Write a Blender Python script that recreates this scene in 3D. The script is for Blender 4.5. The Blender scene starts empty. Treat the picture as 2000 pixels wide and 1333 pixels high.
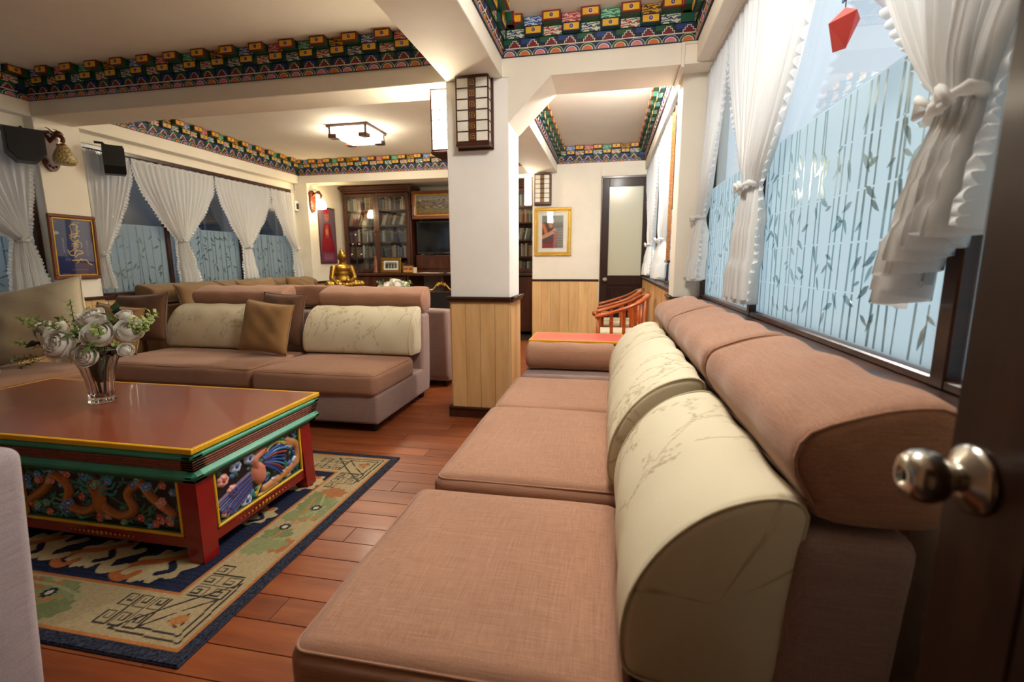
import bpy, bmesh, math, random
import numpy as np
from mathutils import Vector, Matrix
random.seed(7); RNG = np.random.default_rng(7)
PI = math.pi
scene = bpy.context.scene
COL = scene.collection

# ---------------------------------------------------------------- camera, world, exposure
F_PX, YAW, PIT, ROL, CAM_H = 928.05, 0.19787, 0.164726, -0.005368, 1.2
cd = bpy.data.cameras.new('camera'); cam = bpy.data.objects.new('camera', cd); COL.objects.link(cam)
cd.sensor_fit = 'HORIZONTAL'; cd.sensor_width = 36.0; cd.lens = 36.0 * F_PX / 2000.0
cd.clip_start = 0.02; cd.clip_end = 200
fw = Vector((-math.sin(YAW) * math.cos(PIT), math.cos(YAW) * math.cos(PIT), -math.sin(PIT)))
rt = Vector((math.cos(YAW), math.sin(YAW), 0)); up = rt.cross(fw)
r2 = rt * math.cos(ROL) + up * math.sin(ROL); u2 = -rt * math.sin(ROL) + up * math.cos(ROL)
m = Matrix((r2, u2, -fw)).transposed().to_4x4(); m.translation = (0, 0, CAM_H)
cam.matrix_world = m
cd.dof.use_dof = True; cd.dof.focus_distance = 2.3; cd.dof.aperture_fstop = 2.8
scene.camera = cam
vs = scene.view_settings
vs.view_transform = 'Standard'; vs.look = 'None'; vs.gamma = 1.0; vs.exposure = 2.0; vs.use_curve_mapping = False
world = bpy.data.worlds.new('world'); scene.world = world; world.use_nodes = True
wn = world.node_tree.nodes; bg = wn['Background']
bg.inputs[0].default_value = (0.56, 0.64, 0.72, 1); bg.inputs[1].default_value = 0.36
LAMP_K = 1.35     # one brightness step for every lamp in the place

# ---------------------------------------------------------------- helpers
def S(r, g, b, a=1.0):
    f = lambda c: (c / 255 / 12.92) if c / 255 <= 0.04045 else ((c / 255 + 0.055) / 1.055) ** 2.4
    return (f(r), f(g), f(b), a)
MATS = {}
def newmat(name):
    m = bpy.data.materials.new(name); m.use_nodes = True; MATS[name] = m
    nt = m.node_tree; return m, nt, nt.nodes['Principled BSDF'], nt.nodes, nt.links
def coords(nt, scale=(1, 1, 1), kind='Object', rot=(0, 0, 0)):
    tc = nt.nodes.new('ShaderNodeTexCoord'); mp = nt.nodes.new('ShaderNodeMapping')
    mp.inputs['Scale'].default_value = scale; mp.inputs['Rotation'].default_value = rot
    nt.links.new(tc.outputs[kind], mp.inputs[0]); return mp.outputs[0]
def noise(nt, vec, scale, detail=3, rough=0.55):
    n = nt.nodes.new('ShaderNodeTexNoise'); n.inputs['Scale'].default_value = scale
    n.inputs['Detail'].default_value = detail; n.inputs['Roughness'].default_value = rough
    nt.links.new(vec, n.inputs['Vector']); return n.outputs['Fac']
def ramp(nt, fac, stops):
    r = nt.nodes.new('ShaderNodeValToRGB'); e = r.color_ramp.elements
    while len(e) < len(stops): e.new(0.5)
    for k, (p, c) in enumerate(stops): e[k].position = p; e[k].color = c
    nt.links.new(fac, r.inputs[0]); return r.outputs[0]
def bump(nt, bs, fac, strength, dist=0.01):
    b = nt.nodes.new('ShaderNodeBump'); b.inputs['Strength'].default_value = strength; b.inputs['Distance'].default_value = dist
    nt.links.new(fac, b.inputs['Height']); nt.links.new(b.outputs[0], bs.inputs['Normal'])
def mixc(nt, fac, a, b, typ='MIX'):
    n = nt.nodes.new('ShaderNodeMix'); n.data_type = 'RGBA'; n.blend_type = typ
    if isinstance(fac, float): n.inputs[0].default_value = fac
    else: nt.links.new(fac, n.inputs[0])
    for i, v in ((6, a), (7, b)):
        if isinstance(v, tuple): n.inputs[i].default_value = v
        else: nt.links.new(v, n.inputs[i])
    return n.outputs[2]
def plain(name, c, rough=0.5, metal=0.0, var=0.08, scale=12, spec=None, coat=0.0):
    m, nt, bs, N, L = newmat(name)
    f = noise(nt, coords(nt), scale)
    d = tuple(x * (1 - var) for x in c[:3]) + (1,); e = tuple(min(1, x * (1 + var)) for x in c[:3]) + (1,)
    L.new(ramp(nt, f, [(0.3, d), (0.7, e)]), bs.inputs['Base Color'])
    bs.inputs['Roughness'].default_value = rough; bs.inputs['Metallic'].default_value = metal
    if spec is not None: bs.inputs['Specular IOR Level'].default_value = spec
    bs.inputs['Coat Weight'].default_value = coat
    return m
def fabric(name, c1, c2, sx, sy, sz, bumpk=0.25, sheen=0.2):
    """woven cloth: slub threads in two directions plus broad fading"""
    m, nt, bs, N, L = newmat(name)
    a = noise(nt, coords(nt, (sx, sy, sz)), 1.0, 2, 0.6)
    b = noise(nt, coords(nt, (sy, sx, sz)), 1.0, 2, 0.6)
    c = noise(nt, coords(nt), 3.0, 3)
    ad = N.new('ShaderNodeMath'); ad.operation = 'ADD'; L.new(a, ad.inputs[0]); L.new(b, ad.inputs[1])
    h = N.new('ShaderNodeMath'); h.operation = 'MULTIPLY'; h.inputs[1].default_value = 0.5; L.new(ad.outputs[0], h.inputs[0])
    col = ramp(nt, h.outputs[0], [(0.32, c1), (0.68, c2)])
    fade = ramp(nt, c, [(0.3, (0.88, 0.87, 0.87, 1)), (0.7, (1, 1, 1, 1))])
    L.new(mixc(nt, 1.0, col, fade, 'MULTIPLY'), bs.inputs['Base Color'])
    bs.inputs['Roughness'].default_value = 0.95; bs.inputs['Specular IOR Level'].default_value = 0.15
    bs.inputs['Sheen Weight'].default_value = sheen
    bump(nt, bs, h.outputs[0], bumpk, 0.003)
    return m
def wood(name, c1, c2, c3, scale, rough=0.4, axis='x', coat=0.0, rnd=True):
    m, nt, bs, N, L = newmat(name)
    sc = {'x': (0.12, 1, 1), 'y': (1, 0.12, 1), 'z': (1, 1, 0.12)}[axis]
    tc = N.new('ShaderNodeTexCoord'); mp = N.new('ShaderNodeMapping'); mp.inputs['Scale'].default_value = sc
    oi = N.new('ShaderNodeObjectInfo'); vm = N.new('ShaderNodeVectorMath'); vm.operation = 'ADD'
    cx = N.new('ShaderNodeCombineXYZ')
    mu = N.new('ShaderNodeMath'); mu.operation = 'MULTIPLY'; mu.inputs[1].default_value = 37.0
    L.new(oi.outputs['Random'], mu.inputs[0])
    for k in range(3): L.new(mu.outputs[0], cx.inputs[k])
    L.new(tc.outputs['Object'], vm.inputs[0]); L.new(cx.outputs[0], vm.inputs[1]); L.new(vm.outputs[0], mp.inputs[0])
    f = noise(nt, mp.outputs[0], scale, 6, 0.62)
    col = ramp(nt, f, [(0.28, c1), (0.5, c2), (0.75, c3)])
    if rnd:
        hv = N.new('ShaderNodeHueSaturation'); mr = N.new('ShaderNodeMapRange')
        mr.inputs[3].default_value = 0.86; mr.inputs[4].default_value = 1.12
        L.new(oi.outputs['Random'], mr.inputs[0]); L.new(mr.outputs[0], hv.inputs['Value']); L.new(col, hv.inputs['Color']); col = hv.outputs[0]
    L.new(col, bs.inputs['Base Color'])
    bs.inputs['Roughness'].default_value = rough; bs.inputs['Coat Weight'].default_value = coat; bs.inputs['Coat Roughness'].default_value = 0.15
    bump(nt, bs, f, 0.08, 0.004)
    return m
def painted_mat(name, rough=0.6, coat=0.0, spec=0.4):
    m, nt, bs, N, L = newmat(name)
    a = N.new('ShaderNodeAttribute'); a.attribute_name = 'Col'
    f = noise(nt, coords(nt), 60, 2)
    v = ramp(nt, f, [(0.3, (0.9, 0.9, 0.9, 1)), (0.7, (1, 1, 1, 1))])
    L.new(mixc(nt, 1.0, a.outputs['Color'], v, 'MULTIPLY'), bs.inputs['Base Color'])
    bs.inputs['Roughness'].default_value = rough; bs.inputs['Coat Weight'].default_value = coat; bs.inputs['Specular IOR Level'].default_value = spec
    return m
def glow(name, c, strength):
    m, nt, bs, N, L = newmat(name)
    bs.inputs['Base Color'].default_value = (0.8, 0.75, 0.65, 1)
    bs.inputs['Emission Color'].default_value = c; bs.inputs['Emission Strength'].default_value = strength
    return m

# colours of the place
plain('wall_paint', S(240, 233, 217), 0.75, var=0.025, scale=5)
plain('pillar_white', S(248, 246, 240), 0.75, var=0.02, scale=5)
plain('ceiling_paint', S(228, 220, 206), 0.85, var=0.02, scale=4)
fabric('brown_cloth', S(150, 108, 86), S(186, 143, 117), 420, 9, 420)
fabric('mauve_cloth', S(140, 116, 110), S(172, 146, 138), 300, 12, 300)
fabric('lilac_cloth', S(150, 138, 142), S(182, 168, 170), 300, 12, 300)
fabric('cream_cloth', S(196, 184, 150), S(220, 209, 180), 380, 10, 380)
fabric('tan_cloth', S(140, 104, 64), S(170, 132, 86), 380, 20, 380)
fabric('dark_brown_cloth', S(86, 58, 42), S(112, 80, 60), 380, 12, 380)
fabric('olive_cloth', S(118, 92, 62), S(146, 116, 82), 380, 12, 380)
wood('floor_wood', S(104, 48, 22), S(140, 72, 36), S(164, 96, 52), 9, 0.42, 'x', 0.06)
wood('wainscot_wood', S(206, 160, 104), S(222, 180, 122), S(232, 194, 138), 16, 0.5, 'z', 0.05)
wood('dark_wood', S(44, 22, 14), S(62, 32, 20), S(80, 44, 28), 14, 0.35, 'y', 0.2)
wood('cabinet_wood', S(46, 20, 12), S(70, 32, 18), S(92, 44, 24), 14, 0.35, 'z', 0.25)
wood('door_wood', S(30, 14, 8), S(42, 21, 12), S(56, 31, 17), 18, 0.42, 'z', 0.08)
wood('chair_wood', S(130, 52, 14), S(168, 76, 24), S(190, 98, 36), 14, 0.25, 'x', 0.4)
MATS['door_wood'].node_tree.nodes['Principled BSDF'].inputs['Specular IOR Level'].default_value = 0.2
plain('seam_dark', S(40, 18, 10), 0.8)
plain('dark_gap', S(24, 16, 12), 0.9)
plain('black_plastic', S(26, 26, 28), 0.45)
plain('grey_grille', S(38, 38, 42), 0.8)
plain('white_plastic', S(225, 225, 222), 0.4)
plain('gold', S(148, 112, 44), 0.34, 0.9, 0.12)
plain('gold_paint', S(200, 158, 66), 0.4, 0.5, 0.15)
plain('gold_bright', S(214, 172, 84), 0.32, 0.6, 0.1)
plain('steel', S(190, 186, 178), 0.22, 1.0, 0.04)
plain('iron', S(30, 22, 18), 0.5, 0.3)
plain('red_lacquer', S(140, 16, 18), 0.3, coat=0.3)
plain('red_soft', S(205, 92, 78), 0.35, coat=0.2)
plain('table_top_brown', S(142, 70, 44), 0.28, var=0.06, scale=3, coat=0.25)
plain('yellow', S(226, 172, 20), 0.45)
plain('teal', S(52, 150, 118), 0.35, coat=0.2)
plain('green', S(16, 84, 52), 0.5)
plain('leaf_green', S(92, 128, 58), 0.6, var=0.25)
plain('leaf_dark', S(40, 66, 38), 0.6, var=0.25)
plain('leaf_pale', S(158, 176, 96), 0.6, var=0.2)
m, nt, bs, N, L = newmat('petal_white'); out = N['Material Output']
tr = N.new('ShaderNodeBsdfTranslucent'); df = N.new('ShaderNodeBsdfDiffuse'); tr.inputs[0].default_value = (0.92, 0.92, 0.84, 1); df.inputs[0].default_value = (0.92, 0.90, 0.85, 1)
mx = N.new('ShaderNodeMixShader'); mx.inputs[0].default_value = 0.25; L.new(df.outputs[0], mx.inputs[1]); L.new(tr.outputs[0], mx.inputs[2]); L.new(mx.outputs[0], out.inputs[0])
plain('blue', S(34, 58, 122), 0.5)
plain('navy', S(22, 28, 54), 0.6)
plain('maroon', S(118, 20, 28), 0.5)
plain('orange', S(206, 104, 40), 0.5)
plain('pink', S(206, 120, 120), 0.5)
plain('white_line', S(222, 216, 196), 0.6)
plain('mat_board', S(226, 226, 218), 0.8)
plain('beige_stone', S(206, 190, 160), 0.7)
plain('paper', S(232, 228, 216), 0.8)
plain('red_paper', S(214, 66, 58), 0.7)
plain('ribbon_blue', S(70, 110, 170), 0.7)
plain('night_wall', S(58, 62, 74), 0.9, var=0.2, scale=2)
plain('night_dark', S(24, 26, 34), 0.9, var=0.3, scale=2)
plain('dish_grey', S(150, 160, 172), 0.6)
plain('panel_brown', S(150, 112, 80), 0.6)
plain('carved_band', S(128, 64, 42), 0.45, var=0.25, scale=40)
plain('frame_brown', S(112, 62, 30), 0.4, coat=0.2)
plain('brass', S(168, 124, 50), 0.3, 0.9, 0.1)
plain('red_brown_carved', S(92, 34, 18), 0.4, var=0.25, scale=30, coat=0.2)
painted_mat('print_gloss', 0.35, 0.3)
painted_mat('print_matt', 0.9, 0.0, 0.1)
painted_mat('print_cloth', 0.95, 0.0, 0.1)
painted_mat('print_lacquer', 0.4, 0.2)
glow('lamp_warm', (1.0, 0.89, 0.68, 1), 14.0 * LAMP_K)
glow('lamp_lantern', (1.0, 0.87, 0.64, 1), 11.0 * LAMP_K)
glow('lamp_cool', (1.0, 0.98, 0.94, 1), 185.0 * LAMP_K)
glow('lamp_neutral', (1.0, 0.95, 0.86, 1), 15.5 * LAMP_K)
glow('lamp_sconce', (1.0, 0.74, 0.40, 1), 10.0 * LAMP_K)
def scroll(name, base, ink, ink2=None):
    m, nt, bs, N, L = newmat(name)
    w = N.new('ShaderNodeTexWave'); w.wave_type = 'RINGS'; w.inputs['Scale'].default_value = 18; w.inputs['Distortion'].default_value = 9
    w.inputs['Detail'].default_value = 2; w.inputs['Detail Scale'].default_value = 2.2
    L.new(coords(nt, (1, 1, 1)), w.inputs['Vector'])
    c = ramp(nt, w.outputs['Fac'], [(0.46, base), (0.56, ink)])
    if ink2:
        f = noise(nt, coords(nt), 14, 1); k = ramp(nt, f, [(0.48, (0, 0, 0, 1)), (0.52, (1, 1, 1, 1))])
        c2 = ramp(nt, w.outputs['Fac'], [(0.46, base), (0.56, ink2)]); c = mixc(nt, k, c, c2)
    L.new(c, bs.inputs['Base Color']); bs.inputs['Roughness'].default_value = 0.5
scroll('scroll_blue', S(48, 80, 150), S(196, 206, 220))
scroll('scroll_red', S(168, 50, 52), S(226, 170, 160))
scroll('scroll_green', S(36, 120, 84), S(150, 206, 170))
scroll('scroll_yellow', S(206, 150, 30), S(60, 36, 14))
scroll('scroll_white', S(220, 216, 196), S(40, 70, 110), S(44, 90, 60))
scroll('scroll_white_red', S(220, 216, 196), S(190, 60, 54), S(50, 96, 70))
# sheer curtain cloth
m, nt, bs, N, L = newmat('sheer')
out = N['Material Output']; tr = N.new('ShaderNodeBsdfTranslucent'); df = N.new('ShaderNodeBsdfDiffuse'); tp = N.new('ShaderNodeBsdfTransparent')
for n in (tr, df): n.inputs[0].default_value = (0.90, 0.90, 0.89, 1)
mx = N.new('ShaderNodeMixShader'); mx.inputs[0].default_value = 0.40; L.new(df.outputs[0], mx.inputs[1]); L.new(tr.outputs[0], mx.inputs[2])
mx2 = N.new('ShaderNodeMixShader'); mx2.inputs[0].default_value = 0.10; L.new(mx.outputs[0], mx2.inputs[1]); L.new(tp.outputs[0], mx2.inputs[2]); L.new(mx2.outputs[0], out.inputs[0])
# thin window glass: mirror-like sheen over clear
def glassmat(name, tint, refl):
    m, nt, bs, N, L = newmat(name); out = N['Material Output']
    gl = N.new('ShaderNodeBsdfGlossy'); gl.inputs['Roughness'].default_value = 0.02; tp = N.new('ShaderNodeBsdfTransparent'); tp.inputs[0].default_value = tint
    fr = N.new('ShaderNodeFresnel'); ge = N.new('ShaderNodeNewGeometry'); io = N.new('ShaderNodeMapRange')   # same sheen on both faces of the sheet
    io.inputs[3].default_value = 1.5; io.inputs[4].default_value = 1 / 1.5; L.new(ge.outputs['Backfacing'], io.inputs[0]); L.new(io.outputs[0], fr.inputs[0])
    ad = N.new('ShaderNodeMath'); ad.operation = 'MULTIPLY_ADD'; ad.inputs[1].default_value = refl; ad.inputs[2].default_value = 0.02; ad.use_clamp = True
    L.new(fr.outputs[0], ad.inputs[0]); mx = N.new('ShaderNodeMixShader'); L.new(ad.outputs[0], mx.inputs[0]); L.new(tp.outputs[0], mx.inputs[1]); L.new(gl.outputs[0], mx.inputs[2]); L.new(mx.outputs[0], out.inputs[0])
glassmat('window_glass', (0.95, 0.98, 0.99, 1), 0.8)
glassmat('picture_glass', (1, 1, 1, 1), 1.0)
m, nt, bs, N, L = newmat('frosted_film'); out = N['Material Output']
tr = N.new('ShaderNodeBsdfTranslucent'); tr.inputs[0].default_value = (0.93, 0.98, 0.98, 1); df = N.new('ShaderNodeBsdfDiffuse'); df.inputs[0].default_value = (0.45, 0.52, 0.52, 1)
mx = N.new('ShaderNodeMixShader'); mx.inputs[0].default_value = 0.84; L.new(df.outputs[0], mx.inputs[1]); L.new(tr.outputs[0], mx.inputs[2])
tp = N.new('ShaderNodeBsdfTransparent'); mx2 = N.new('ShaderNodeMixShader'); mx2.inputs[0].default_value = 0.08; L.new(mx.outputs[0], mx2.inputs[1]); L.new(tp.outputs[0], mx2.inputs[2]); L.new(mx2.outputs[0], out.inputs[0])
m, nt, bs, N, L = newmat('etched_clear'); out = N['Material Output']
tr = N.new('ShaderNodeBsdfTransparent'); tr.inputs[0].default_value = (0.74, 0.81, 0.81, 1); gl = N.new('ShaderNodeBsdfGlossy'); gl.inputs['Roughness'].default_value = 0.12; gl.inputs[0].default_value = (0.8, 0.85, 0.85, 1)
mx = N.new('ShaderNodeMixShader'); mx.inputs[0].default_value = 0.22; L.new(tr.outputs[0], mx.inputs[1]); L.new(gl.outputs[0], mx.inputs[2]); L.new(mx.outputs[0], out.inputs[0])
m, nt, bs, N, L = newmat('vase_glass'); bs.inputs['Base Color'].default_value = (0.96, 0.97, 0.97, 1); bs.inputs['Roughness'].default_value = 0.03; bs.inputs['Transmission Weight'].default_value = 1.0; bs.inputs['IOR'].default_value = 1.45
m, nt, bs, N, L = newmat('frosted_pane'); bs.inputs['Base Color'].default_value = S(196, 192, 168); bs.inputs['Roughness'].default_value = 0.18
m, nt, bs, N, L = newmat('tv_screen'); bs.inputs['Base Color'].default_value = (0.006, 0.006, 0.008, 1); bs.inputs['Roughness'].default_value = 0.08

class MB:
    """collects shapes; build() links them as ONE mesh object"""
    def __init__(self): self.v = []; self.f = []; self.m = []; self.mats = []; self.sm = []
    def mi(self, name):
        if name not in self.mats: self.mats.append(name)
        return self.mats.index(name)
    def add(self, V, Fs, mat, smooth=False):
        o = len(self.v); self.v += [tuple(p) for p in V]; k = self.mi(mat)
        for f in Fs: self.f.append([o + i for i in f]); self.m.append(k); self.sm.append(smooth)
        return self
    def box(self, x0, x1, y0, y1, z0, z1, mat, b=None):
        x0, x1 = min(x0, x1), max(x0, x1); y0, y1 = min(y0, y1), max(y0, y1); z0, z1 = min(z0, z1), max(z0, z1)
        if b is None: b = 0.12 * min(x1 - x0, y1 - y0, z1 - z0); b = min(b, 0.006)
        c = ((x0 + x1) / 2, (y0 + y1) / 2, (z0 + z1) / 2); h = ((x1 - x0) / 2, (y1 - y0) / 2, (z1 - z0) / 2)
        V = []; ix = {}
        for sx in (-1, 1):
            for sy in (-1, 1):
                for sz in (-1, 1):
                    s = (sx, sy, sz)
                    for a in range(3):
                        ix[(s, a)] = len(V)
                        V.append(tuple(c[k] + s[k] * (h[k] if k == a else h[k] - b) for k in range(3)))
        Fs = []
        for a in range(3):
            p, q = [k for k in range(3) if k != a]
            for sg in (-1, 1):
                fc = []
                for (u, w) in ((-1, -1), (1, -1), (1, 1), (-1, 1)):
                    s = [0, 0, 0]; s[a] = sg; s[p] = u; s[q] = w; fc.append(ix[(tuple(s), a)])
                Fs.append(fc)
        for a in range(3):
            p, q = [k for k in range(3) if k != a]
            for u in (-1, 1):
                for w in (-1, 1):
                    s0 = [0, 0, 0]; s0[p] = u; s0[q] = w; s1 = list(s0); s0[a] = -1; s1[a] = 1
                    s0, s1 = tuple(s0), tuple(s1)
                    Fs.append([ix[(s0, p)], ix[(s1, p)], ix[(s1, q)], ix[(s0, q)]])
        for sx in (-1, 1):
            for sy in (-1, 1):
                for sz in (-1, 1): Fs.append([ix[((sx, sy, sz), a)] for a in range(3)])
        return self.add(V, Fs, mat)
    def tube(self, path, r, mat, n=8, cap=True, closed=False):
        P = [Vector(p) for p in path]; k = len(P); rs = r if hasattr(r, '__len__') else [r] * k
        V = []; Fs = []; prev = None
        for i in range(k):
            if closed: t = P[(i + 1) % k] - P[i - 1]
            else: t = P[min(i + 1, k - 1)] - P[max(i - 1, 0)]
            t = t.normalized() if t.length > 1e-9 else Vector((0, 0, 1))
            if prev is None: a = t.orthogonal().normalized()
            else: a = (prev - t * prev.dot(t)); a = a.normalized() if a.length > 1e-6 else t.orthogonal().normalized()
            prev = a; b = t.cross(a)
            for j in range(n):
                an = 2 * PI * j / n; V.append(P[i] + (a * math.cos(an) + b * math.sin(an)) * rs[i])
        for i in range(k if closed else k - 1):
            for j in range(n):
                i2 = (i + 1) % k; Fs.append([i * n + j, i * n + (j + 1) % n, i2 * n + (j + 1) % n, i2 * n + j])
        if cap and not closed: Fs.append(list(range(n))[::-1]); Fs.append([(k - 1) * n + j for j in range(n)])
        return self.add(V, Fs, mat, True)
    def lathe(self, prof, mat, n=16, c=(0, 0, 0), M=None, fl=None):
        V = []; Fs = []; k = len(prof)
        for i, (r, z) in enumerate(prof):
            for j in range(n):
                a = 2 * PI * j / n; q = r * (1 if fl is None else fl(a)); p = Vector((q * math.cos(a), q * math.sin(a), z))
                V.append((M @ p if M else p) + Vector(c))
        for i in range(k - 1):
            for j in range(n): Fs.append([i * n + j, i * n + (j + 1) % n, (i + 1) * n + (j + 1) % n, (i + 1) * n + j])
        if prof[0][0] > 1e-6: Fs.append(list(range(n))[::-1])
        if prof[-1][0] > 1e-6: Fs.append([(k - 1) * n + j for j in range(n)])
        return self.add(V, Fs, mat, True)
    def prism(self, poly, z0, z1, mat, M=None):
        n = len(poly); V = [Vector((x, y, z0)) for x, y in poly] + [Vector((x, y, z1)) for x, y in poly]
        if M: V = [M @ p for p in V]
        Fs = [list(range(n))[::-1], list(range(n, 2 * n))] + [[i, (i + 1) % n, n + (i + 1) % n, n + i] for i in range(n)]
        return self.add(V, Fs, mat)
    def mesh(self, name):
        me = bpy.data.meshes.new(name); me.from_pydata(self.v, [], self.f)
        for n in self.mats: me.materials.append(MATS[n])
        me.polygons.foreach_set('material_index', self.m); me.polygons.foreach_set('use_smooth', self.sm)
        bm = bmesh.new(); bm.from_mesh(me); bmesh.ops.recalc_face_normals(bm, faces=bm.faces); bm.to_mesh(me); bm.free(); me.update()
        return me
    def build(self, name, parent=None, loc=None, rot=None):
        return link(name, self.mesh(name), parent, loc, rot)
def link(name, me, parent=None, loc=None, rot=None, scale=None):
    o = bpy.data.objects.new(name, me); COL.objects.link(o)
    if parent: o.parent = parent
    if loc is not None: o.location = loc
    if rot is not None: o.rotation_euler = rot
    if scale is not None: o.scale = scale
    return o
def tag(o, label, cat, group=None):
    o['label'] = label; o['category'] = cat
    if group: o['group'] = group
    return o
def thing(name, label, cat, loc=(0, 0, 0), rz=0.0, group=None, rot=None):
    o = link(name, None, None, loc, rot or (0, 0, rz)); o.empty_display_size = 0.05
    return tag(o, label, cat, group)
def struct(o, label=None, cat=None):
    o['kind'] = 'structure'
    if label: o['label'] = label
    if cat: o['category'] = cat
    return o
def B(name, x0, x1, y0, y1, z0, z1, mat, parent=None, b=None):
    return MB().box(x0, x1, y0, y1, z0, z1, mat, b).build(name, parent)

# ---- vertex-painted sheets
def lin(c):
    c = np.asarray(c, float) / 255.0
    return np.where(c <= 0.04045, c / 12.92, ((c + 0.055) / 1.055) ** 2.4)
def d_line(U, V, pts):
    d = np.full(U.shape, 9.0)
    for (x0, y0), (x1, y1) in zip(pts[:-1], pts[1:]):
        dx, dy = x1 - x0, y1 - y0; l2 = dx * dx + dy * dy + 1e-12
        t = np.clip(((U - x0) * dx + (V - y0) * dy) / l2, 0, 1)
        d = np.minimum(d, np.hypot(U - x0 - t * dx, V - y0 - t * dy))
    return d
def d_ell(U, V, cx, cy, rx, ry, a=0.0):
    c, s = math.cos(a), math.sin(a); x = (U - cx) * c + (V - cy) * s; y = -(U - cx) * s + (V - cy) * c
    return np.hypot(x / rx, y / ry)
def in_poly(U, V, pts):
    ins = np.zeros(U.shape, bool); n = len(pts)
    for i in range(n):
        (x0, y0), (x1, y1) = pts[i], pts[(i + 1) % n]
        if y0 == y1: continue
        c = ((y0 > V) != (y1 > V)) & (U < (x1 - x0) * (V - y0) / (y1 - y0) + x0); ins ^= c
    return ins
def smooth_path(pts, k=6, closed=False):
    P = [np.array(p, float) for p in pts]; n = len(P); out = []
    rng = range(n) if closed else range(n - 1)
    for i in rng:
        if closed: p0, p1, p2, p3 = P[i - 1], P[i], P[(i + 1) % n], P[(i + 2) % n]
        else: p0, p1, p2, p3 = P[max(i - 1, 0)], P[i], P[i + 1], P[min(i + 2, n - 1)]
        for t in np.linspace(0, 1, k, endpoint=False):
            out.append(tuple(0.5 * ((2 * p1) + (-p0 + p2) * t + (2 * p0 - 5 * p1 + 4 * p2 - p3) * t * t + (-p0 + 3 * p1 - 3 * p2 + p3) * t ** 3)))
    if not closed: out.append(tuple(P[-1]))
    return out
def set_cols(me, C):
    at = me.color_attributes.new('Col', 'FLOAT_COLOR', 'POINT')
    A = np.ones((C.shape[0], 4), np.float32); A[:, :3] = C; at.data.foreach_set('color', A.ravel())
def grid_mesh(name, P, C=None, mat='print_matt', smooth=True):
    ny, nx = P.shape[:2]; me = bpy.data.meshes.new(name)
    idx = np.arange(nx * ny).reshape(ny, nx)
    q = np.stack([idx[:-1, :-1], idx[:-1, 1:], idx[1:, 1:], idx[1:, :-1]], -1).reshape(-1, 4)
    me.vertices.add(nx * ny); me.vertices.foreach_set('co', P.reshape(-1).astype(np.float32))
    me.loops.add(q.size); me.loops.foreach_set('vertex_index', q.ravel().astype(np.int32))
    me.polygons.add(len(q)); me.polygons.foreach_set('loop_start', (np.arange(len(q)) * 4).astype(np.int32))
    me.polygons.foreach_set('use_smooth', np.full(len(q), smooth)); me.materials.append(MATS[mat]); me.update(calc_edges=True); me.validate()
    if C is not None: set_cols(me, lin(C.reshape(-1, 3)))
    return me
def sheet(W, H, res):
    nx, ny = int(W / res) + 1, int(H / res) + 1
    U, V = np.meshgrid(np.linspace(0, W, nx), np.linspace(0, H, ny)); return U, V, np.zeros(U.shape + (3,))
def put(C, mask, col): C[mask] = col
# ================================================================ THE SETTING
ZC, ZB, ZCOR, ZR = 2.80, 2.46, 2.58, 0.945      # ceiling, beam soffits, foot of the painted cornice, wainscot rail
XL, XR, YP0, YP1, YB, YA = -5.0, 0.60, 3.46, 3.84, 7.12, 8.55
fl = struct(B('floor', -5.3, 1.0, -1.7, 8.7, -0.06, -0.004, 'seam_dark'))
# floor boards, running across the room
PW = 0.118; plank_mesh = {}
def plank(L):
    k = round(L, 2)
    if k not in plank_mesh: plank_mesh[k] = MB().box(0, k - 0.0025, 0, PW - 0.0025, -0.004, 0.0, 'floor_wood', 0.0012).mesh('plank')
    return plank_mesh[k]
y = 0.42; row = 0
while y < 7.1:
    x = -5.0 + [0.0, -0.55, -0.95, -0.3][row % 4]
    while x < 0.6:
        L_ = 1.4; x0 = max(x, -5.0); x1 = min(x + L_, 0.6)
        if x1 - x0 > 0.04 and not (x1 < -3.0 and y < 4): link('plank', plank(x1 - x0), fl, (x0, y, 0))
        x += L_
    y += PW; row += 1
struct(B('ceiling', -5.3, 1.0, -1.7, 8.7, ZC, ZC + 0.1, 'ceiling_paint'))
struct(B('ceiling', -4.9, -1.0, YB + 0.25, 8.7, 2.56, 2.66, 'ceiling_paint'), 'lower ceiling over the bookcase alcove', 'ceiling')

# walls: solid pieces around the window openings
def wallmesh(name, boxes, label=None):
    mb = MB()
    for bx in boxes: mb.box(*bx, 'wall_paint', 0.003)
    o = struct(mb.build(name), label, 'wall'); return o
wr = wallmesh('wall_right', [(0.60, 0.78, -0.35, 3.63, 0, 0.90), (0.60, 0.78, -0.35, 0.86, 0.90, ZC), (0.60, 0.78, 0.86, 3.63, ZB, ZC),
                             (0.50, 0.78, 3.90, YB, 0, 0.97), (0.50, 0.78, 3.90, YB, ZB, ZC)], 'cream right wall under and over the bamboo film windows')
wl = wallmesh('wall_left', [(-5.2, XL, -0.35, YB, 0, 0.86), (-5.2, XL, -0.35, YB, 2.36, ZC), (-5.2, XL, 3.46, 3.90, 0.86, 2.36), (-5.2, XL, 7.03, 8.6, 0.86, 2.36), (-5.2, XL, YB, 8.6, 0, 0.86)],
              'cream left wall around the tied curtain windows')
wb = wallmesh('wall_back', [(-1.11, -0.12, YB, YB + 0.16, 0, ZC), (0.56, 0.8, YB, YB + 0.16, 0, ZC), (-0.12, 0.56, YB, YB + 0.16, 2.38, ZC), (-1.11, -0.95, YB + 0.16, YA, 0, ZC)],
              'cream back wall with the framed photo and brown door')
wa = wallmesh('wall_alcove', [(-5.2, -0.95, YA, YA + 0.12, 0, ZC), (-5.0, -4.77, YB + 0.004, YA, 0, ZC)], 'cream alcove wall behind the bookcases')
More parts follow.
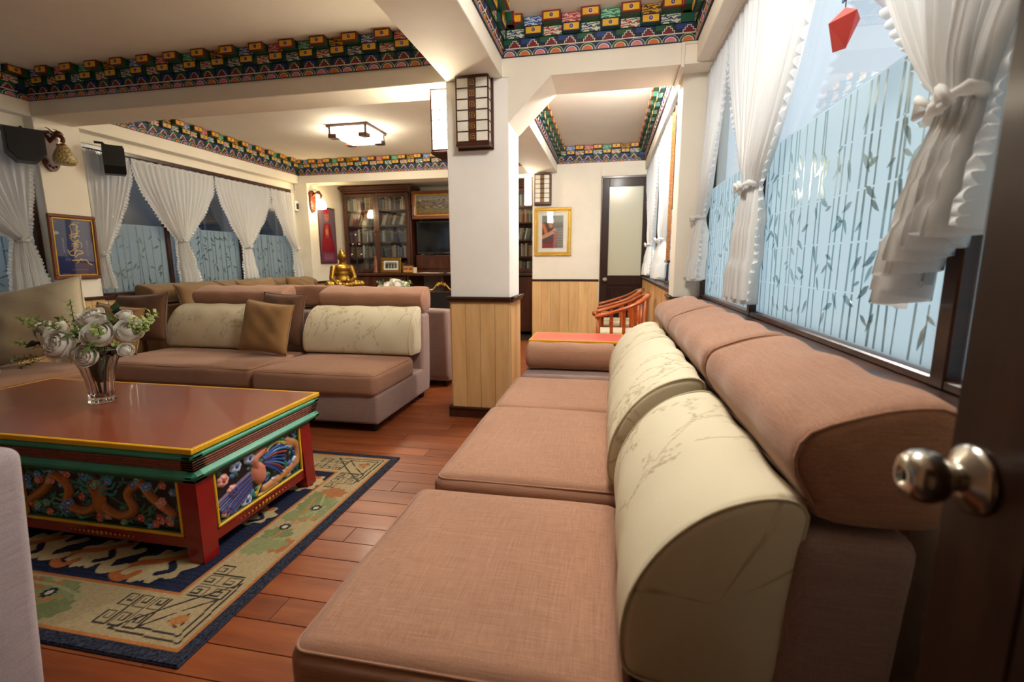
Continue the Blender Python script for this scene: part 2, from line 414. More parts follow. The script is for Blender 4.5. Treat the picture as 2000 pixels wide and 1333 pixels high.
wf_ = struct(wallmesh('wall_front', [(-5.2, -0.48, -0.45, -0.25, 0, ZC), (0.40, 0.8, -0.45, -0.25, 0, ZC), (-0.48, 0.40, -0.45, -0.25, 2.12, ZC), (-1.2, 1.0, -1.7, -1.6, 0, ZC), (-0.8, -0.7, -1.6, -0.45, 0, ZC), (0.7, 0.8, -1.6, -0.45, 0, ZC)])); wf_.data.materials[0] = MATS['panel_brown']

# pillars and beams
pl = struct(B('pillar', -1.165, -0.71, YP0, YP1, 0, ZB, 'pillar_white', None, 0.004), 'white square pillar with oak panelled foot in mid room', 'pillar')
pr = struct(B('pillar', 0.47, 0.78, 3.63, 3.90, 0, ZB, 'wall_paint', None, 0.004), 'cream pillar between the right hand windows', 'pillar')
pq = struct(B('pillar', XL - 0.2, -4.9, YP0, YP1, 0, ZB, 'wall_paint', None, 0.004), 'cream pillar carrying the blue calligraphy picture', 'pillar')
tn = [0]
def trim(mb_or_box, label, mat='wall_paint', cat='beam'):
    tn[0] += 1
    o = mb_or_box.build('trim_%d' % tn[0]) if isinstance(mb_or_box, MB) else B('trim_%d' % tn[0], *mb_or_box, mat, None, 0.004)
    return struct(o, label, cat)
trim((-1.157, -0.752, -0.3, YB, ZB, ZC), 'long ceiling beam running from the doorway over the white pillar')
trim((XL, -1.157, YP0, YP1 - 0.05, ZB, ZC), 'cross beam from white pillar to left wall')
mb = MB()                                              # arched beam: chamfered against the pillar
Mx = Matrix(((1, 0, 0, 0), (0, 0, 1, 0), (0, 1, 0, 0), (0, 0, 0, 1)))
mb.prism([(-0.752, ZC), (0.78, ZC), (0.78, ZB - 0.01), (-0.415, ZB - 0.01), (-0.709, 2.165), (-0.709, ZB + 0.001), (-0.752, ZB + 0.001)], YP0, YP1 + 0.01, 'wall_paint', Mx)
trim(mb, 'cross beam with sloped haunch from white pillar to right wall')
trim((0.52, 0.60, -0.25, YP0, ZB, ZC), 'boxed beam above the near right window')
trim((0.47, 0.50, YP1, YB, ZB, ZC), 'boxed beam above the far right window')
trim((XL, -4.9, -0.25, YP0, ZB, ZC), 'boxed beam above the near left window')
trim((XL, -4.9, YP1 - 0.05, YB, ZB, ZC), 'boxed beam above the far left windows')
trim((-4.9, -1.11, YB, YB + 0.26, ZB, ZC), 'cross beam in front of the bookcase alcove')
mb = MB(); mb.box(0.425, 0.445, YP0 - 0.004, YP1 + 0.02, ZB - 0.03, ZB - 0.012, 'wall_paint'); mb.box(0.425, 0.445, YP0 - 0.012, YP0, ZB - 0.03, ZCOR, 'wall_paint'); mb.box(0.44, 0.52, YP0 - 0.012, YP0, ZCOR - 0.014, ZCOR, 'wall_paint')
trim(mb, 'thin white cable duct across the arched beam', cat='cable duct')

# wainscot boards, each its own piece
board_mesh = {}
def board(w, h):
    k = (round(w, 3), round(h, 3))
    if k not in board_mesh: board_mesh[k] = MB().box(0.0012, k[0] - 0.0012, -0.012, 0, 0, k[1], 'wainscot_wood', 0.002).mesh('board')
    return board_mesh[k]
def boards(parent, x0, x1, z0, z1, org, rz, n):
    """n boards along local +x from org, facing local -y"""
    w = (x1 - x0) / n
    for i in range(n):
        a = x0 + i * w; c, s = math.cos(rz), math.sin(rz)
        link('board', board(w, z1 - z0), parent, (org[0] + c * a, org[1] + s * a, z0), (0, 0, rz))
boards(pl, 0, 0.455, 0.08, 0.905, (-1.165, YP0), 0, 4)
boards(pl, 0, YP1 - YP0, 0.08, 0.905, (-0.71, YP0), PI / 2, 3)
boards(pl, 0, YP1 - YP0, 0.08, 0.905, (-1.165, YP1), -PI / 2, 3)
boards(pr, 0, 0.13, 0.0, 0.905, (0.47, 3.63), 0, 1)
boards(pq, 0, YP1 - YP0, 0.0, 0.86, (-4.9, YP0), PI / 2, 3)
boards(wb, 0, 0.97, 0.08, 0.915, (-1.11, YB), 0, 7)
boards(wl, 0, 3.0, 0.0, 0.84, (XL, 3.95), PI / 2, 22)
boards(wl, 0, 2.0, 0.0, 0.84, (XL, 1.4), PI / 2, 15)
boards(wr, 0, 3.1, 0.0, 0.95, (0.50, YB - 0.05), -PI / 2, 24)
boards(wr, 0, 2.6, 0.0, 0.88, (0.60, 3.6), -PI / 2, 18)
boards(wa, 0, 0.9, 0.0, 0.86, (-4.77, YB + 0.02), PI / 2, 7)
def rail(parent, x0, x1, org, rz, z0=0.905, z1=ZR, d=0.03, name='rail'):
    c, s = math.cos(rz), math.sin(rz); mb = MB()
    mb.box(x0 - 0.0, x1, -d * 0.6, 0, z0, z1, 'dark_wood'); mb.box(x0, x1, -d, 0, z1 - 0.016, z1, 'dark_wood')
    return mb.build(name, parent, (org[0], org[1], 0), (0, 0, rz))
for (p, L_, o, rz) in ((pl, 0.475, (-1.175, YP0 - 0.012), 0), (pl, 0.404, (-0.698, YP0 - 0.012), PI / 2), (pl, 0.404, (-1.177, YP1 + 0.012), -PI / 2)):
    rail(p, -0.012, L_, o, rz)
    rail(p, -0.02, L_ + 0.006, o, rz, 0.0, 0.085, 0.022, 'plinth')
rail(wb, 0, 0.98, (-1.11, YB), 0, 0.912, ZR)
rail(wb, 0, 0.98, (-1.11, YB), 0, 0.0, 0.08, 0.02, 'plinth')
rail(pr, 0, 0.16, (0.45, 3.63), 0)
rail(pr, 0, 0.27, (0.47, 3.90), -PI / 2)
rail(pq, -0.02, YP1 - YP0 + 0.02, (-4.888, YP0), PI / 2, 0.86, 0.89)
rail(wa, 0, 1.0, (-4.757, YB), PI / 2, 0.86, 0.90); rail(wa, 0, 0.25, (-5.0, YB), 0, 0.86, 0.90)

# ---------------------------------------------------------------- painted cornice, block by block
PITCH = 0.25
def block_mesh(dep, em):
    mb = MB(); w, h = 0.118, 0.056
    mb.box(-w / 2, w / 2, -dep, 0, 0, h, 'green', 0.003)
    mb.box(-w / 2 - 0.001, w / 2 + 0.001, -dep - 0.004, -dep + 0.010, -0.001, h + 0.001, 'maroon' if dep > 0.05 else 'navy', 0.002)
    mb.box(-w / 2 + 0.009, w / 2 - 0.009, -dep - 0.006, -dep, 0.008, h - 0.008, 'yellow', 0.002)
    for r, c, d in ((0.0155, 'white_line', 0.0072), (0.013, em, 0.0084), (0.006, 'teal' if em == 'maroon' else 'pink', 0.0096)):
        mb.prism([(r * math.cos(2 * PI * k / 10), h / 2 + r * math.sin(2 * PI * k / 10)) for k in range(10)], -dep - d, -dep, c, Mx)
    return mb.mesh('block')
BLK = {('u', 0): block_mesh(0.055, 'blue'), ('u', 1): block_mesh(0.055, 'maroon'), ('l', 0): block_mesh(0.036, 'maroon'), ('l', 1): block_mesh(0.036, 'blue')}
def panel_mesh(mat):
    mb = MB(); mb.box(-0.06, 0.06, -0.006, 0, 0, 0.054, mat, 0.0015); return mb.mesh('painted_panel')
PAN_U = [panel_mesh(k) for k in ('scroll_blue', 'scroll_red', 'scroll_green', 'scroll_yellow')]
PAN_L = [panel_mesh(k) for k in ('scroll_white', 'scroll_white_red')]
def arch(r, h, n=9): return [(r * math.cos(PI * k / n), h * math.sin(PI * k / n)) for k in range(n + 1)]
def petal_mesh(a, b, c, w=0.105):
    mb = MB()
    for k, (q, mt) in enumerate(((1.0, 'white_line'), (0.94, a), (0.70, 'white_line'), (0.60, b), (0.40, c))):
        mb.prism([(x, z) for x, z in arch(w / 2 * q, 0.043 * q)], -0.004 - 0.0014 * k, 0, mt, Mx)
    return mb
PET = [petal_mesh('blue', 'pink', 'pink').mesh('petal'), petal_mesh('green', 'orange', 'orange').mesh('petal')]
def pyr_mesh():
    mb = MB()
    def steps(g): return [(-0.034 - g, 0), (-0.034 - g, 0.014 + g), (-0.022 - g, 0.014 + g), (-0.022 - g, 0.028 + g), (-0.010 - g, 0.028 + g), (-0.010 - g, 0.040 + g), (0.010 + g, 0.040 + g), (0.010 + g, 0.028 + g), (0.022 + g, 0.028 + g), (0.022 + g, 0.014 + g), (0.034 + g, 0.014 + g), (0.034 + g, 0)]
    mb.prism(steps(0.0045), -0.003, 0, 'white_line', Mx); mb.prism(steps(0), -0.005, 0, 'maroon', Mx)
    mb.box(-0.0625, 0.0625, -0.006, 0, -0.006, 0.0, 'white_line', 0.001)
    return mb
PYR = pyr_mesh().mesh('stepped_pyramid')
def cornice(p0, rz, L_, label, near=True, shift=0.0):
    """runs along local +x for L_, faces local -y"""
    tn[0] += 1; mb = MB()
    mb.box(0, L_, -0.012, 0, 0, 0.110, 'navy', 0.001)
    mb.box(0, L_, -0.022, 0, 0.110, 0.165, 'green', 0.001); mb.box(0, L_, -0.052, 0, 0.163, ZC - ZCOR - 0.0005, 'green', 0.001)
    n = int(L_ / (PITCH / 2))
    for i in range(n + 1):                              # blue and green fields between the pyramids
        a, b = i * PITCH / 2 + 0.012, min((i + 1) * PITCH / 2 - 0.012, L_)
        if b - a > 0.03: mb.box(a, b, -0.0145, 0, 0.075, 0.108, 'blue' if i % 2 else 'green', 0.001)
    root = struct(mb.build('trim_%d' % tn[0], None, (p0[0], p0[1], ZCOR), (0, 0, rz)), label, 'cornice')
    if not near: small = MB()
    k = 0; x = 0.07 + shift
    while x < L_ - 0.05:
        link('block', BLK[('u', k % 2)], root, (x, -0.052, 0.163))
        link('painted_panel', PAN_U[k % 4], root, (x + PITCH / 2, -0.052, 0.164)) if x + PITCH / 2 < L_ - 0.05 else None
        if x + PITCH / 2 < L_ - 0.05: link('block', BLK[('l', k % 2)], root, (x + PITCH / 2, -0.022, 0.107))
        link('painted_panel', PAN_L[k % 2], root, (x, -0.022, 0.108))
        x += PITCH; k += 1
    i = 0; x = 0.06 + shift
    while x < L_ - 0.04:
        if near: link('stepped_pyramid', PYR, root, (x, -0.012, 0.052))
        else:
            small.prism([(x - 0.045, 0.048), (x, 0.1), (x + 0.045, 0.048)], -0.0155, -0.01, 'white_line', Mx); small.prism([(x - 0.034, 0.048), (x, 0.088), (x + 0.034, 0.048)], -0.018, -0.01, 'maroon', Mx)
        x += PITCH / 2; i += 1
    i = 0; x = 0.055
    while x < L_ - 0.03:
        if near: link('petal', PET[i % 2], root, (x, -0.012, 0.002))
        else:
            a, b = (('blue', 'pink') if i % 2 else ('green', 'orange'))
            for q, mt, dd in ((1.0, 'white_line', 0.015), (0.92, a, 0.0165), (0.55, b, 0.018)):
                small.prism([(x + u, 0.002 + w_) for u, w_ in arch(0.0525 * q, 0.043 * q, 6)], -dd, -0.01, mt, Mx)
        x += 0.105; i += 1
    if not near:
        s = small.build('lotus_border', root); s['kind'] = 'stuff'
    return root
cornice((-4.9, YP0), 0, 4.9 - 1.157, 'painted block cornice on the cross beam left of the pillar', True)
cornice((-0.752, YP0), 0, 0.752 + 0.52, 'painted block cornice over the arched beam', True, 0.03)
cornice((-0.752, 1.3), PI / 2, YP0 - 1.3, 'painted block cornice on the long beam beside the near right ceiling', True)
cornice((0.52, YP0), -PI / 2, YP0 - 1.5, 'painted block cornice over the near right window', True)
cornice((-4.9, 2.0), PI / 2, YP0 - 2.0, 'painted block cornice over the near left window', True)
cornice((-4.9, YP1 - 0.05), PI / 2, YB - YP1 + 0.05, 'painted block cornice over the far left curtains', False)
cornice((-4.9, YB), 0, 4.9 - 1.157, 'painted block cornice above the bookcases', False)
cornice((-0.752, YP1), PI / 2, YB - YP1, 'painted block cornice on the long beam in the passage', False)
cornice((0.47, YB), -PI / 2, YB - YP1, 'painted block cornice over the far right window', False)
cornice((-0.752, YB), 0, 0.752 + 0.47, 'painted block cornice above the brown door', False)

# ---------------------------------------------------------------- windows
def bamboo(parent, W, z0, z1, seed, dens=1.0, big=1.0):
    """etched bamboo on the film: stems with knots and pointed leaves, flat print, local x along, facing -y"""
    rr = random.Random(seed); mb = MB(); x = 0.05
    while x < W - 0.04:
        w = rr.uniform(0.004, 0.012) * big; h = z1 - z0; xt = x + rr.uniform(-0.03, 0.03)
        seg = 5; pz = z0 + 0.004
        for k in range(seg):
            qz = z0 + h * (k + 1) / seg - 0.006; ta, tb = (pz - z0) / h, (qz - z0) / h
            xa, xb = x + (xt - x) * ta, x + (xt - x) * tb
            mb.prism([(xa - w / 2, pz), (xa + w / 2, pz), (xb + w / 2, qz), (xb - w / 2, qz)], -0.0032, -0.0022, 'etched_clear', Mx); pz = qz + 0.006
        for k in range(rr.randint(2, 6)):
            lz = rr.uniform(z0 + 0.05, z1 - 0.05); l = rr.uniform(0.035, 0.075) * big; a = rr.choice((-1, 1)) * rr.uniform(0.3, 1.3) - PI / 2
            lw = l * 0.14; ca, sa = math.cos(a), math.sin(a); xb = x + rr.uniform(-0.02, 0.02)
            pts = [(0, 0), (0.3 * l, lw), (0.65 * l, lw * 0.8), (l, 0), (0.65 * l, -lw * 0.8), (0.3 * l, -lw)]
            pts = [(xb + u * ca - v * sa, lz + u * sa + v * ca) for u, v in pts]
            if all(0.01 < p[0] < W - 0.01 and z0 + 0.01 < p[1] < z1 - 0.01 for p in pts): mb.prism(pts, -0.0036, -0.0022, 'etched_clear', Mx)
        x += rr.uniform(0.03, 0.075) / dens
    o = mb.build('etched_bamboo', parent); o['kind'] = 'stuff'; return o
wno = [0]
def window(org, rz, W, z0, z1, zf, label, posts=(), near=False, fr=0.045):
    """org = left end on the pane plane, local x along, room side = local -y"""
    wno[0] += 1
    root = struct(link('window_%d' % wno[0], None, None, (org[0], org[1], 0), (0, 0, rz)), label, 'window')
    xs = [0.0] + list(posts) + [W]
    for i, x in enumerate(xs):
        a, b = (x, x + fr) if i == 0 else ((x - fr, x) if i == len(xs) - 1 else (x - fr / 2, x + fr / 2))
        B('frame_post', a, b, -0.03, 0.03, z0, z1, 'dark_wood', root, 0.004)
    B('frame_rail', 0, W, -0.028, 0.028, z0, z0 + 0.022, 'dark_wood', root, 0.004); B('frame_rail', 0, W, -0.028, 0.028, z1 - 0.04, z1, 'dark_wood', root, 0.004)
    for i in range(len(xs) - 1):
        a = xs[i] + (fr if i == 0 else fr / 2); b = xs[i + 1] - (fr if i == len(xs) - 2 else fr / 2)
        B('pane', a, b, -0.001, 0.003, z0 + 0.022, z1 - 0.04, 'window_glass', root, 0.0005)
        e = link('film', None, root, (a + 0.002, 0, 0))
        f = MB().box(0, b - a - 0.004, -0.0022, -0.0012, z0 + 0.024, zf, 'frosted_film', 0.0002)
        bpy.data.objects.remove(e); e = f.build('frosted_film', root, (a + 0.002, 0, 0))
        bamboo(e, b - a - 0.004, z0 + 0.024, zf, 100 + wno[0] * 10 + i, 1.0 if near else 0.75, 1.0 if near else 1.25)
    return root
def sill(parent, x0, x1, y0, y1, z0, z1): return B('sill', x0, x1, y0, y1, z0, z1, 'dark_wood', parent, 0.008)
w1 = window((0.68, 3.63), -PI / 2, 2.76, 0.945, ZB, 1.68, 'large right window with bamboo film and dark frame', (1.23, 2.555), True)
o = B('sill', 0, 2.78, -0.10, 0.03, 0.90, 0.945, 'dark_wood', w1, 0.008); B('sill_moulding', 0, 2.78, -0.09, -0.06, 0.86, 0.90, 'dark_wood', w1, 0.008)
w2 = window((0.58, YB - 0.02), -PI / 2, 3.2, 0.99, ZB, 1.68, 'far right window in the passage with gathered curtains', (1.1, 2.2))
B('sill', 0, 3.2, -0.11, 0.03, 0.955, 0.99, 'dark_wood', w2, 0.006)
w3 = window((-5.03, 3.88), PI / 2, 3.16, 0.885, 2.36, 1.62, 'long left window behind the sofas with three bamboo panes', (0.86, 1.99))
B('sill', -0.02, 3.2, -0.075, 0.03, 0.845, 0.885, 'dark_wood', w3, 0.006)
w4 = window((-5.03, 0.5), PI / 2, 2.96, 0.885, 2.36, 1.62, 'near left window at the picture edge', (1.5,))
B('sill', -0.02, 2.98, -0.075, 0.03, 0.845, 0.885, 'dark_wood', w4, 0.006)

# ---------------------------------------------------------------- doors
def knob(parent, loc, rz, s=1.0, n=28):
    """axis along local -y"""
    k = link('knob_fitting', None, parent)
    bpy.data.objects.remove(k)
    R_ = Matrix.Rotation(PI / 2, 4, 'X')
    a = MB().lathe([(0.0, 0), (0.035 * s, 0), (0.0345 * s, 0.004 * s), (0.030 * s, 0.008 * s), (0.020 * s, 0.014 * s), (0.0155 * s, 0.018 * s)], 'steel', n, M=R_).build('rosette', parent, loc, (0, 0, rz))
    b = MB().lathe([(0.014 * s, 0.008 * s), (0.0135 * s, 0.022 * s), (0.018 * s, 0.0255 * s), (0.0245 * s, 0.032 * s), (0.0272 * s, 0.042 * s), (0.026 * s, 0.051 * s), (0.0205 * s, 0.059 * s), (0.0125 * s, 0.0625 * s), (0.0095 * s, 0.0625 * s), (0.0085 * s, 0.060 * s), (0.0, 0.060 * s)], 'steel', n, M=R_)
    b.box(-0.0012 * s, 0.0012 * s, -0.0612 * s, -0.0598 * s, -0.006 * s, 0.006 * s, 'iron', 0.0003)
    return b.build('knob', parent, loc, (0, 0, rz))
# the open door beside the camera: hinged by the doorway, knob towards the room
d1 = struct(link('door_1', None, None, (0.36, -0.24, 0), (0, 0, PI / 2)), 'dark brown open door with round steel knob at right edge', 'door')
# local x runs to the latch edge, local +y is the room side (world -x)
mb = MB(); mb.box(0, 0.11, -0.038, 0, 0.01, 2.08, 'door_wood', 0.003); mb.box(0.69, 0.80, -0.038, 0, 0.01, 2.08, 'door_wood', 0.003)
mb.build('stile', d1)
for z0, z1 in ((0.01, 0.22), (0.82, 0.92), (1.95, 2.08)): B('cross_rail', 0.11, 0.69, -0.038, 0, z0, z1, 'door_wood', d1, 0.003)
for z0, z1 in ((0.22, 0.82), (0.92, 1.95)):
    mb = MB(); mb.box(0.11, 0.69, -0.028, -0.010, z0, z1, 'door_wood', 0.002); mb.box(0.16, 0.64, -0.034, -0.003, z0 + 0.05, z1 - 0.05, 'door_wood', 0.007); mb.build('door_panel', d1)
knob(d1, (0.762, 0.0, 0.985), PI)
# far door: dark frame, frosted pane, steel knob
d2 = struct(link('door_2', None, None, (-0.10, YB, 0)), 'dark brown far door with tall frosted glass pane', 'door')
for x0, x1 in ((-0.02, 0.0), (0.655, 0.68)): B('jamb', x0, x1, -0.03, 0.14, 0, 2.38, 'dark_wood', d2, 0.003)
B('jamb', -0.02, 0.68, -0.03, 0.14, 2.355, 2.385, 'dark_wood', d2, 0.003)
for x0, x1 in ((0.0, 0.095), (0.56, 0.655)): B('stile', x0, x1, -0.02, 0.02, 0.01, 2.355, 'door_wood', d2, 0.003)
for z0, z1 in ((0.01, 0.16), (0.86, 1.0), (2.24, 2.355)): B('cross_rail', 0.095, 0.56, -0.02, 0.02, z0, z1, 'door_wood', d2, 0.003)
mb = MB(); mb.box(0.095, 0.56, -0.008, 0.01, 0.16, 0.86, 'door_wood', 0.003); mb.box(0.14, 0.515, -0.014, 0.01, 0.21, 0.81, 'door_wood', 0.008); mb.build('door_panel', d2)
B('pane', 0.095, 0.56, -0.004, 0.004, 1.0, 2.24, 'frosted_pane', d2, 0.001)
knob(d2, (0.06, -0.02, 0.94), 0, 1.1, 16)
# ================================================================ SOFT FURNISHINGS
m, nt, bs, N, L = newmat('cream_print')
a = N.new('ShaderNodeAttribute'); a.attribute_name = 'Col'
h1 = noise(nt, coords(nt, (380, 10, 380)), 1.0, 2); h2 = noise(nt, coords(nt, (10, 380, 380)), 1.0, 2)
ad = N.new('ShaderNodeMath'); ad.operation = 'ADD'; L.new(h1, ad.inputs[0]); L.new(h2, ad.inputs[1])
L.new(mixc(nt, 1.0, a.outputs['Color'], ramp(nt, ad.outputs[0], [(0.35, (0.86, 0.85, 0.83, 1)), (0.65, (1, 1, 1, 1))]), 'MULTIPLY'), bs.inputs['Base Color'])
bs.inputs['Roughness'].default_value = 0.95; bs.inputs['Specular IOR Level'].default_value = 0.1; bump(nt, bs, ad.outputs[0], 0.2, 0.002)

def puffy(w, d, h, r, puff=(0.0, 0.0, 0.02), cell=0.045, wob=0.004, seed=0):
    """upholstered block centred on the origin: rounded edges, crowned faces, slight sag"""
    rr = np.random.default_rng(seed); ph = rr.uniform(0, 6, 6)
    def ax(L_):
        k = max(2, int((L_ - 2 * r) / cell)); inner = np.linspace(-(L_ / 2 - r), L_ / 2 - r, k + 1)
        e = np.linspace(0, 1, 5)[1:] * r
        return np.concatenate([inner[0] - e[::-1], inner, inner[-1] + e])
    A = [ax(w), ax(d), ax(h)]; H = np.array([w, d, h]) / 2; ids = {}; V = []; Fs = []
    def vid(q):
        key = tuple(np.round(q, 5))
        if key not in ids:
            q = np.array(q); c = np.clip(q, -(H - r), H - r); dv = q - c; l = np.linalg.norm(dv)
            p = c + (dv / l * r if l > 1e-9 else 0)
            n = q / H
            for k in range(3):
                i, j = (k + 1) % 3, (k + 2) % 3
                p[k] += np.sign(n[k]) * (abs(n[k]) ** 3) * puff[k] * (1 - n[i] ** 4) * (1 - n[j] ** 4)
            p[2] += wob * math.sin(9 * p[0] + ph[0]) * math.sin(8 * p[1] + ph[1]) * (1 if q[2] > 0 else 0)
            p[1] += wob * math.sin(11 * p[0] + ph[2]) * (1 if abs(n[1]) > 0.9 else 0)
            ids[key] = len(V); V.append(p)
        return ids[key]
    for k in range(3):
        i, j = (k + 1) % 3, (k + 2) % 3
        for s in (-1, 1):
            for a in range(len(A[i]) - 1):
                for b in range(len(A[j]) - 1):
                    f = []
                    for (u, v) in ((a, b), (a + 1, b), (a + 1, b + 1), (a, b + 1)):
                        q = [0, 0, 0]; q[k] = s * H[k]; q[i] = A[i][u]; q[j] = A[j][v]; f.append(vid(q))
                    Fs.append(f)
    return V, Fs
def seam_loop(w, d, z, r, rad=0.004, mat='brown_cloth'):
    k = r * 0.29; a, b = w / 2 - k, d / 2 - k; c = r * 0.75; pts = []
    for (cx, cy, a0) in ((a - c, b - c, 0), (-a + c, b - c, PI / 2), (-a + c, -b + c, PI), (a - c, -b + c, 1.5 * PI)):
        for t in range(6): an = a0 + PI / 2 * t / 5; pts.append((cx + c * math.cos(an), cy + c * math.sin(an), z))
    return MB().tube(pts, rad, mat, 6, closed=True)
def branches(seed, W, H, n):
    rr = random.Random(seed); segs = []; leaves = []
    def grow(x, y, a, l, w, dep):
        if dep == 0 or not (-0.05 < x < W + 0.05): return
        for _ in range(4):
            nx, ny = x + l * 0.25 * math.cos(a), y + l * 0.25 * math.sin(a); segs.append((x, y, nx, ny, w)); x, y = nx, ny; a += rr.uniform(-0.28, 0.28)
            if rr.random() < 0.6: leaves.append((x, y, a + rr.choice((-1, 1)) * 0.9, rr.uniform(0.010, 0.02)))
        for _ in range(rr.choice((1, 2, 2))): grow(x, y, a + rr.uniform(-0.9, 0.9), l * rr.uniform(0.6, 0.85), w * 0.8, dep - 1)
    for _ in range(n): grow(rr.uniform(0, W), rr.uniform(0.0, H * 0.5), PI / 2 + rr.uniform(-0.8, 0.8), rr.uniform(0.07, 0.13), 0.0019, 5)
    return segs, leaves
def loft(prof, x0, x1, rend, res, mat, paint=None, ns=72, bulge=0.012, wrinkle=0.003):
    """closed (y,z) outline swept along x with rounded, slightly domed ends"""
    P = np.array(smooth_path(prof, 10, True)); seg = np.hypot(*(np.roll(P, -1, 0) - P).T); s = np.concatenate([[0], np.cumsum(seg)])
    q = np.linspace(0, s[-1], ns + 1); PP = np.vstack([P, P[:1]]); Y = np.interp(q, s, PP[:, 0]); Z = np.interp(q, s, PP[:, 1])
    c = P.mean(0); R_ = np.hypot(Y - c[0], Z - c[1]).mean()
    cols = []                                           # (x, shrink)
    for t in np.linspace(0, 1, 8)[:-1]: cols.append((x0 - bulge * (1 - t * t), t * (1 - rend / R_)))
    for t in np.linspace(0, 1, 6)[:-1]: cols.append((x0 + rend * (1 - math.cos(t * PI / 2)), 1 - rend / R_ * (1 - math.sin(t * PI / 2))))
    for x in np.linspace(x0 + rend, x1 - rend, max(4, int((x1 - x0) / res))): cols.append((x, 1.0))
    k = len(cols)
    for (x, sh) in [(x0 + x1 - x, sh) for x, sh in cols[:12][::-1]]: cols.append((x, sh))
    X = np.array([a for a, _ in cols])[None, :].repeat(ns + 1, 0); SH = np.array([b for _, b in cols])[None, :].repeat(ns + 1, 0)
    Q = q[:, None].repeat(len(cols), 1)
    sag = 1 + wrinkle / R_ * (np.sin(X * 23 + Q * 9) * np.sin(Q * 14) * (SH > 0.8))
    G = np.stack([X, c[0] + (Y[:, None] - c[0]) * SH * sag, c[1] + (Z[:, None] - c[1]) * SH * sag], -1)
    C = paint(X, Q, SH, s[-1]) if paint else None
    return grid_mesh('loft', G, C, mat), list(zip(Y, Z)), c
def cream_paint(seed, W, n):
    def fn(X, Q, SH, L_):
        C = np.zeros(X.shape + (3,)); C[:] = (218, 209, 182)
        segs, leaves = branches(seed, W + 0.1, L_ * 1.0, n * 2); x0 = X.min()
        D = np.full(X.shape, 9.0)
        U = X - x0
        for (a, b, c_, d, w) in segs: D = np.minimum(D, d_line(U, Q, [(a, b), (c_, d)]) / w)
        for (a, b, an, l) in leaves: D = np.minimum(D, d_ell(U, Q, a + l / 2 * math.cos(an), b + l / 2 * math.sin(an), l / 2, l * 0.2, an) * 1.4)
        k = np.clip(1.5 - D, 0, 1)[..., None] * 0.45
        return C * (1 - k) + np.array((128, 110, 80)) * k
    return fn
PROF_BACK = [(0.655, 0.445), (0.628, 0.50), (0.640, 0.61), (0.695, 0.715), (0.775, 0.79), (0.865, 0.825), (0.918, 0.812), (0.918, 0.75), (0.90, 0.60), (0.885, 0.45), (0.78, 0.436)]
PROF_HEAD = [(0.928, 0.812), (0.898, 0.872), (0.912, 0.928), (0.97, 0.958), (1.04, 0.98), (1.11, 0.985), (1.138, 0.95), (1.138, 0.84), (1.115, 0.785), (1.0, 0.776), (0.945, 0.786)]
def sofa(name, label, loc, rz, W, group, seed=1, base='mauve_cloth', back=True, head=True, fine=0.012, seat=True, headw=0.0, D=1.07, dz=0.0, dy=0.0, sw=0.0, sy=0.0, shade='brown_cloth'):
    t = thing(name, label, 'sofa', loc, rz, group)
    V, Fs = puffy(W - 0.012, D - 0.05, 0.22, 0.025, (0.004, 0.006, 0.0), 0.08, 0.0, seed); MB().add([(p[0] + W / 2, p[1] + D / 2, p[2] + 0.17) for p in V], Fs, base, True).build('base', t)
    for fx in (0.07, W - 0.07):
        for fy in (0.09, D - 0.09): MB().lathe([(0.022, 0), (0.024, 0.01), (0.028, 0.07)], 'black_plastic', 10, (fx, fy, 0)).build('foot', t)
    if seat:
        w, d, h = W - 0.008 + sw, 0.70, 0.165
        V, Fs = puffy(w, d, h, 0.045, (0.004, 0.008, 0.016), 0.05, 0.003, seed)
        s = MB().add(V, Fs, shade, True).build('seat_cushion', t, (W / 2 + sw / 2, 0.35 + sy, 0.27 + h / 2 - 0.005 + dz))
        seam_loop(w, d, h / 2 - 0.012, 0.045, 0.0035, shade).build('piping', s)
    V, Fs = puffy(W - 0.014, 0.19, 0.67, 0.035, (0.004, 0.0, 0.004), 0.07, 0.002, seed)      # upholstered back, leaning
    MB().add([(p[0] + W / 2, p[1] + 0.985 + (p[2]) * 0.06, p[2] + 0.425) for p in V], Fs, base, True).build('back_frame', t)
    if back:
        me, prof, c = loft(PROF_BACK, 0.015, W - 0.015, 0.022, fine, 'cream_print', cream_paint(seed, W, 7 if fine < 0.008 else 6), 150 if fine < 0.008 else 64)
        bc = link('back_cushion', me, t, (0, dy, dz))
        for xs in (0.022, W - 0.022): MB().tube([(xs, c[0] + (y - c[0]) * 0.985, c[1] + (z - c[1]) * 0.985) for y, z in prof[:-1:2]], 0.0035, 'cream_cloth', 6, closed=True).build('piping', bc)
    if head:
        me, prof, c = loft(PROF_HEAD, -headw + 0.006, W + headw - 0.006, 0.03, 0.02, shade, None, 56, 0.010, 0.004)
        hc = link('headrest', me, t)
        for xs in (0.016 - headw, W + headw - 0.016): MB().tube([(xs, c[0] + (y - c[0]) * 0.955, c[1] + (z - c[1]) * 0.93) for y, z in prof[:-1:2]], 0.0035, shade, 6, closed=True).build('piping', hc)
    return t
G1 = 'brown sofa sections along the right window'
sofa('sofa_section', 'nearest brown sofa section under the right window with cream branch print back cushion', (-0.60, 1.50, 0), -PI / 2, 0.72, G1, 11, fine=0.0045, dy=0.012, dz=-0.012, sw=0.035, sy=-0.04)
sofa('sofa_section', 'middle brown sofa section of the row under the right window', (-0.60, 2.40, 0), -PI / 2, 0.89, G1, 12, fine=0.006, dy=-0.012, dz=0.014)
s3 = sofa('sofa_section', 'farthest brown sofa section under the right window beside the brown bolster', (-0.60, 3.12, 0), -PI / 2, 0.705, G1, 13, fine=0.008)
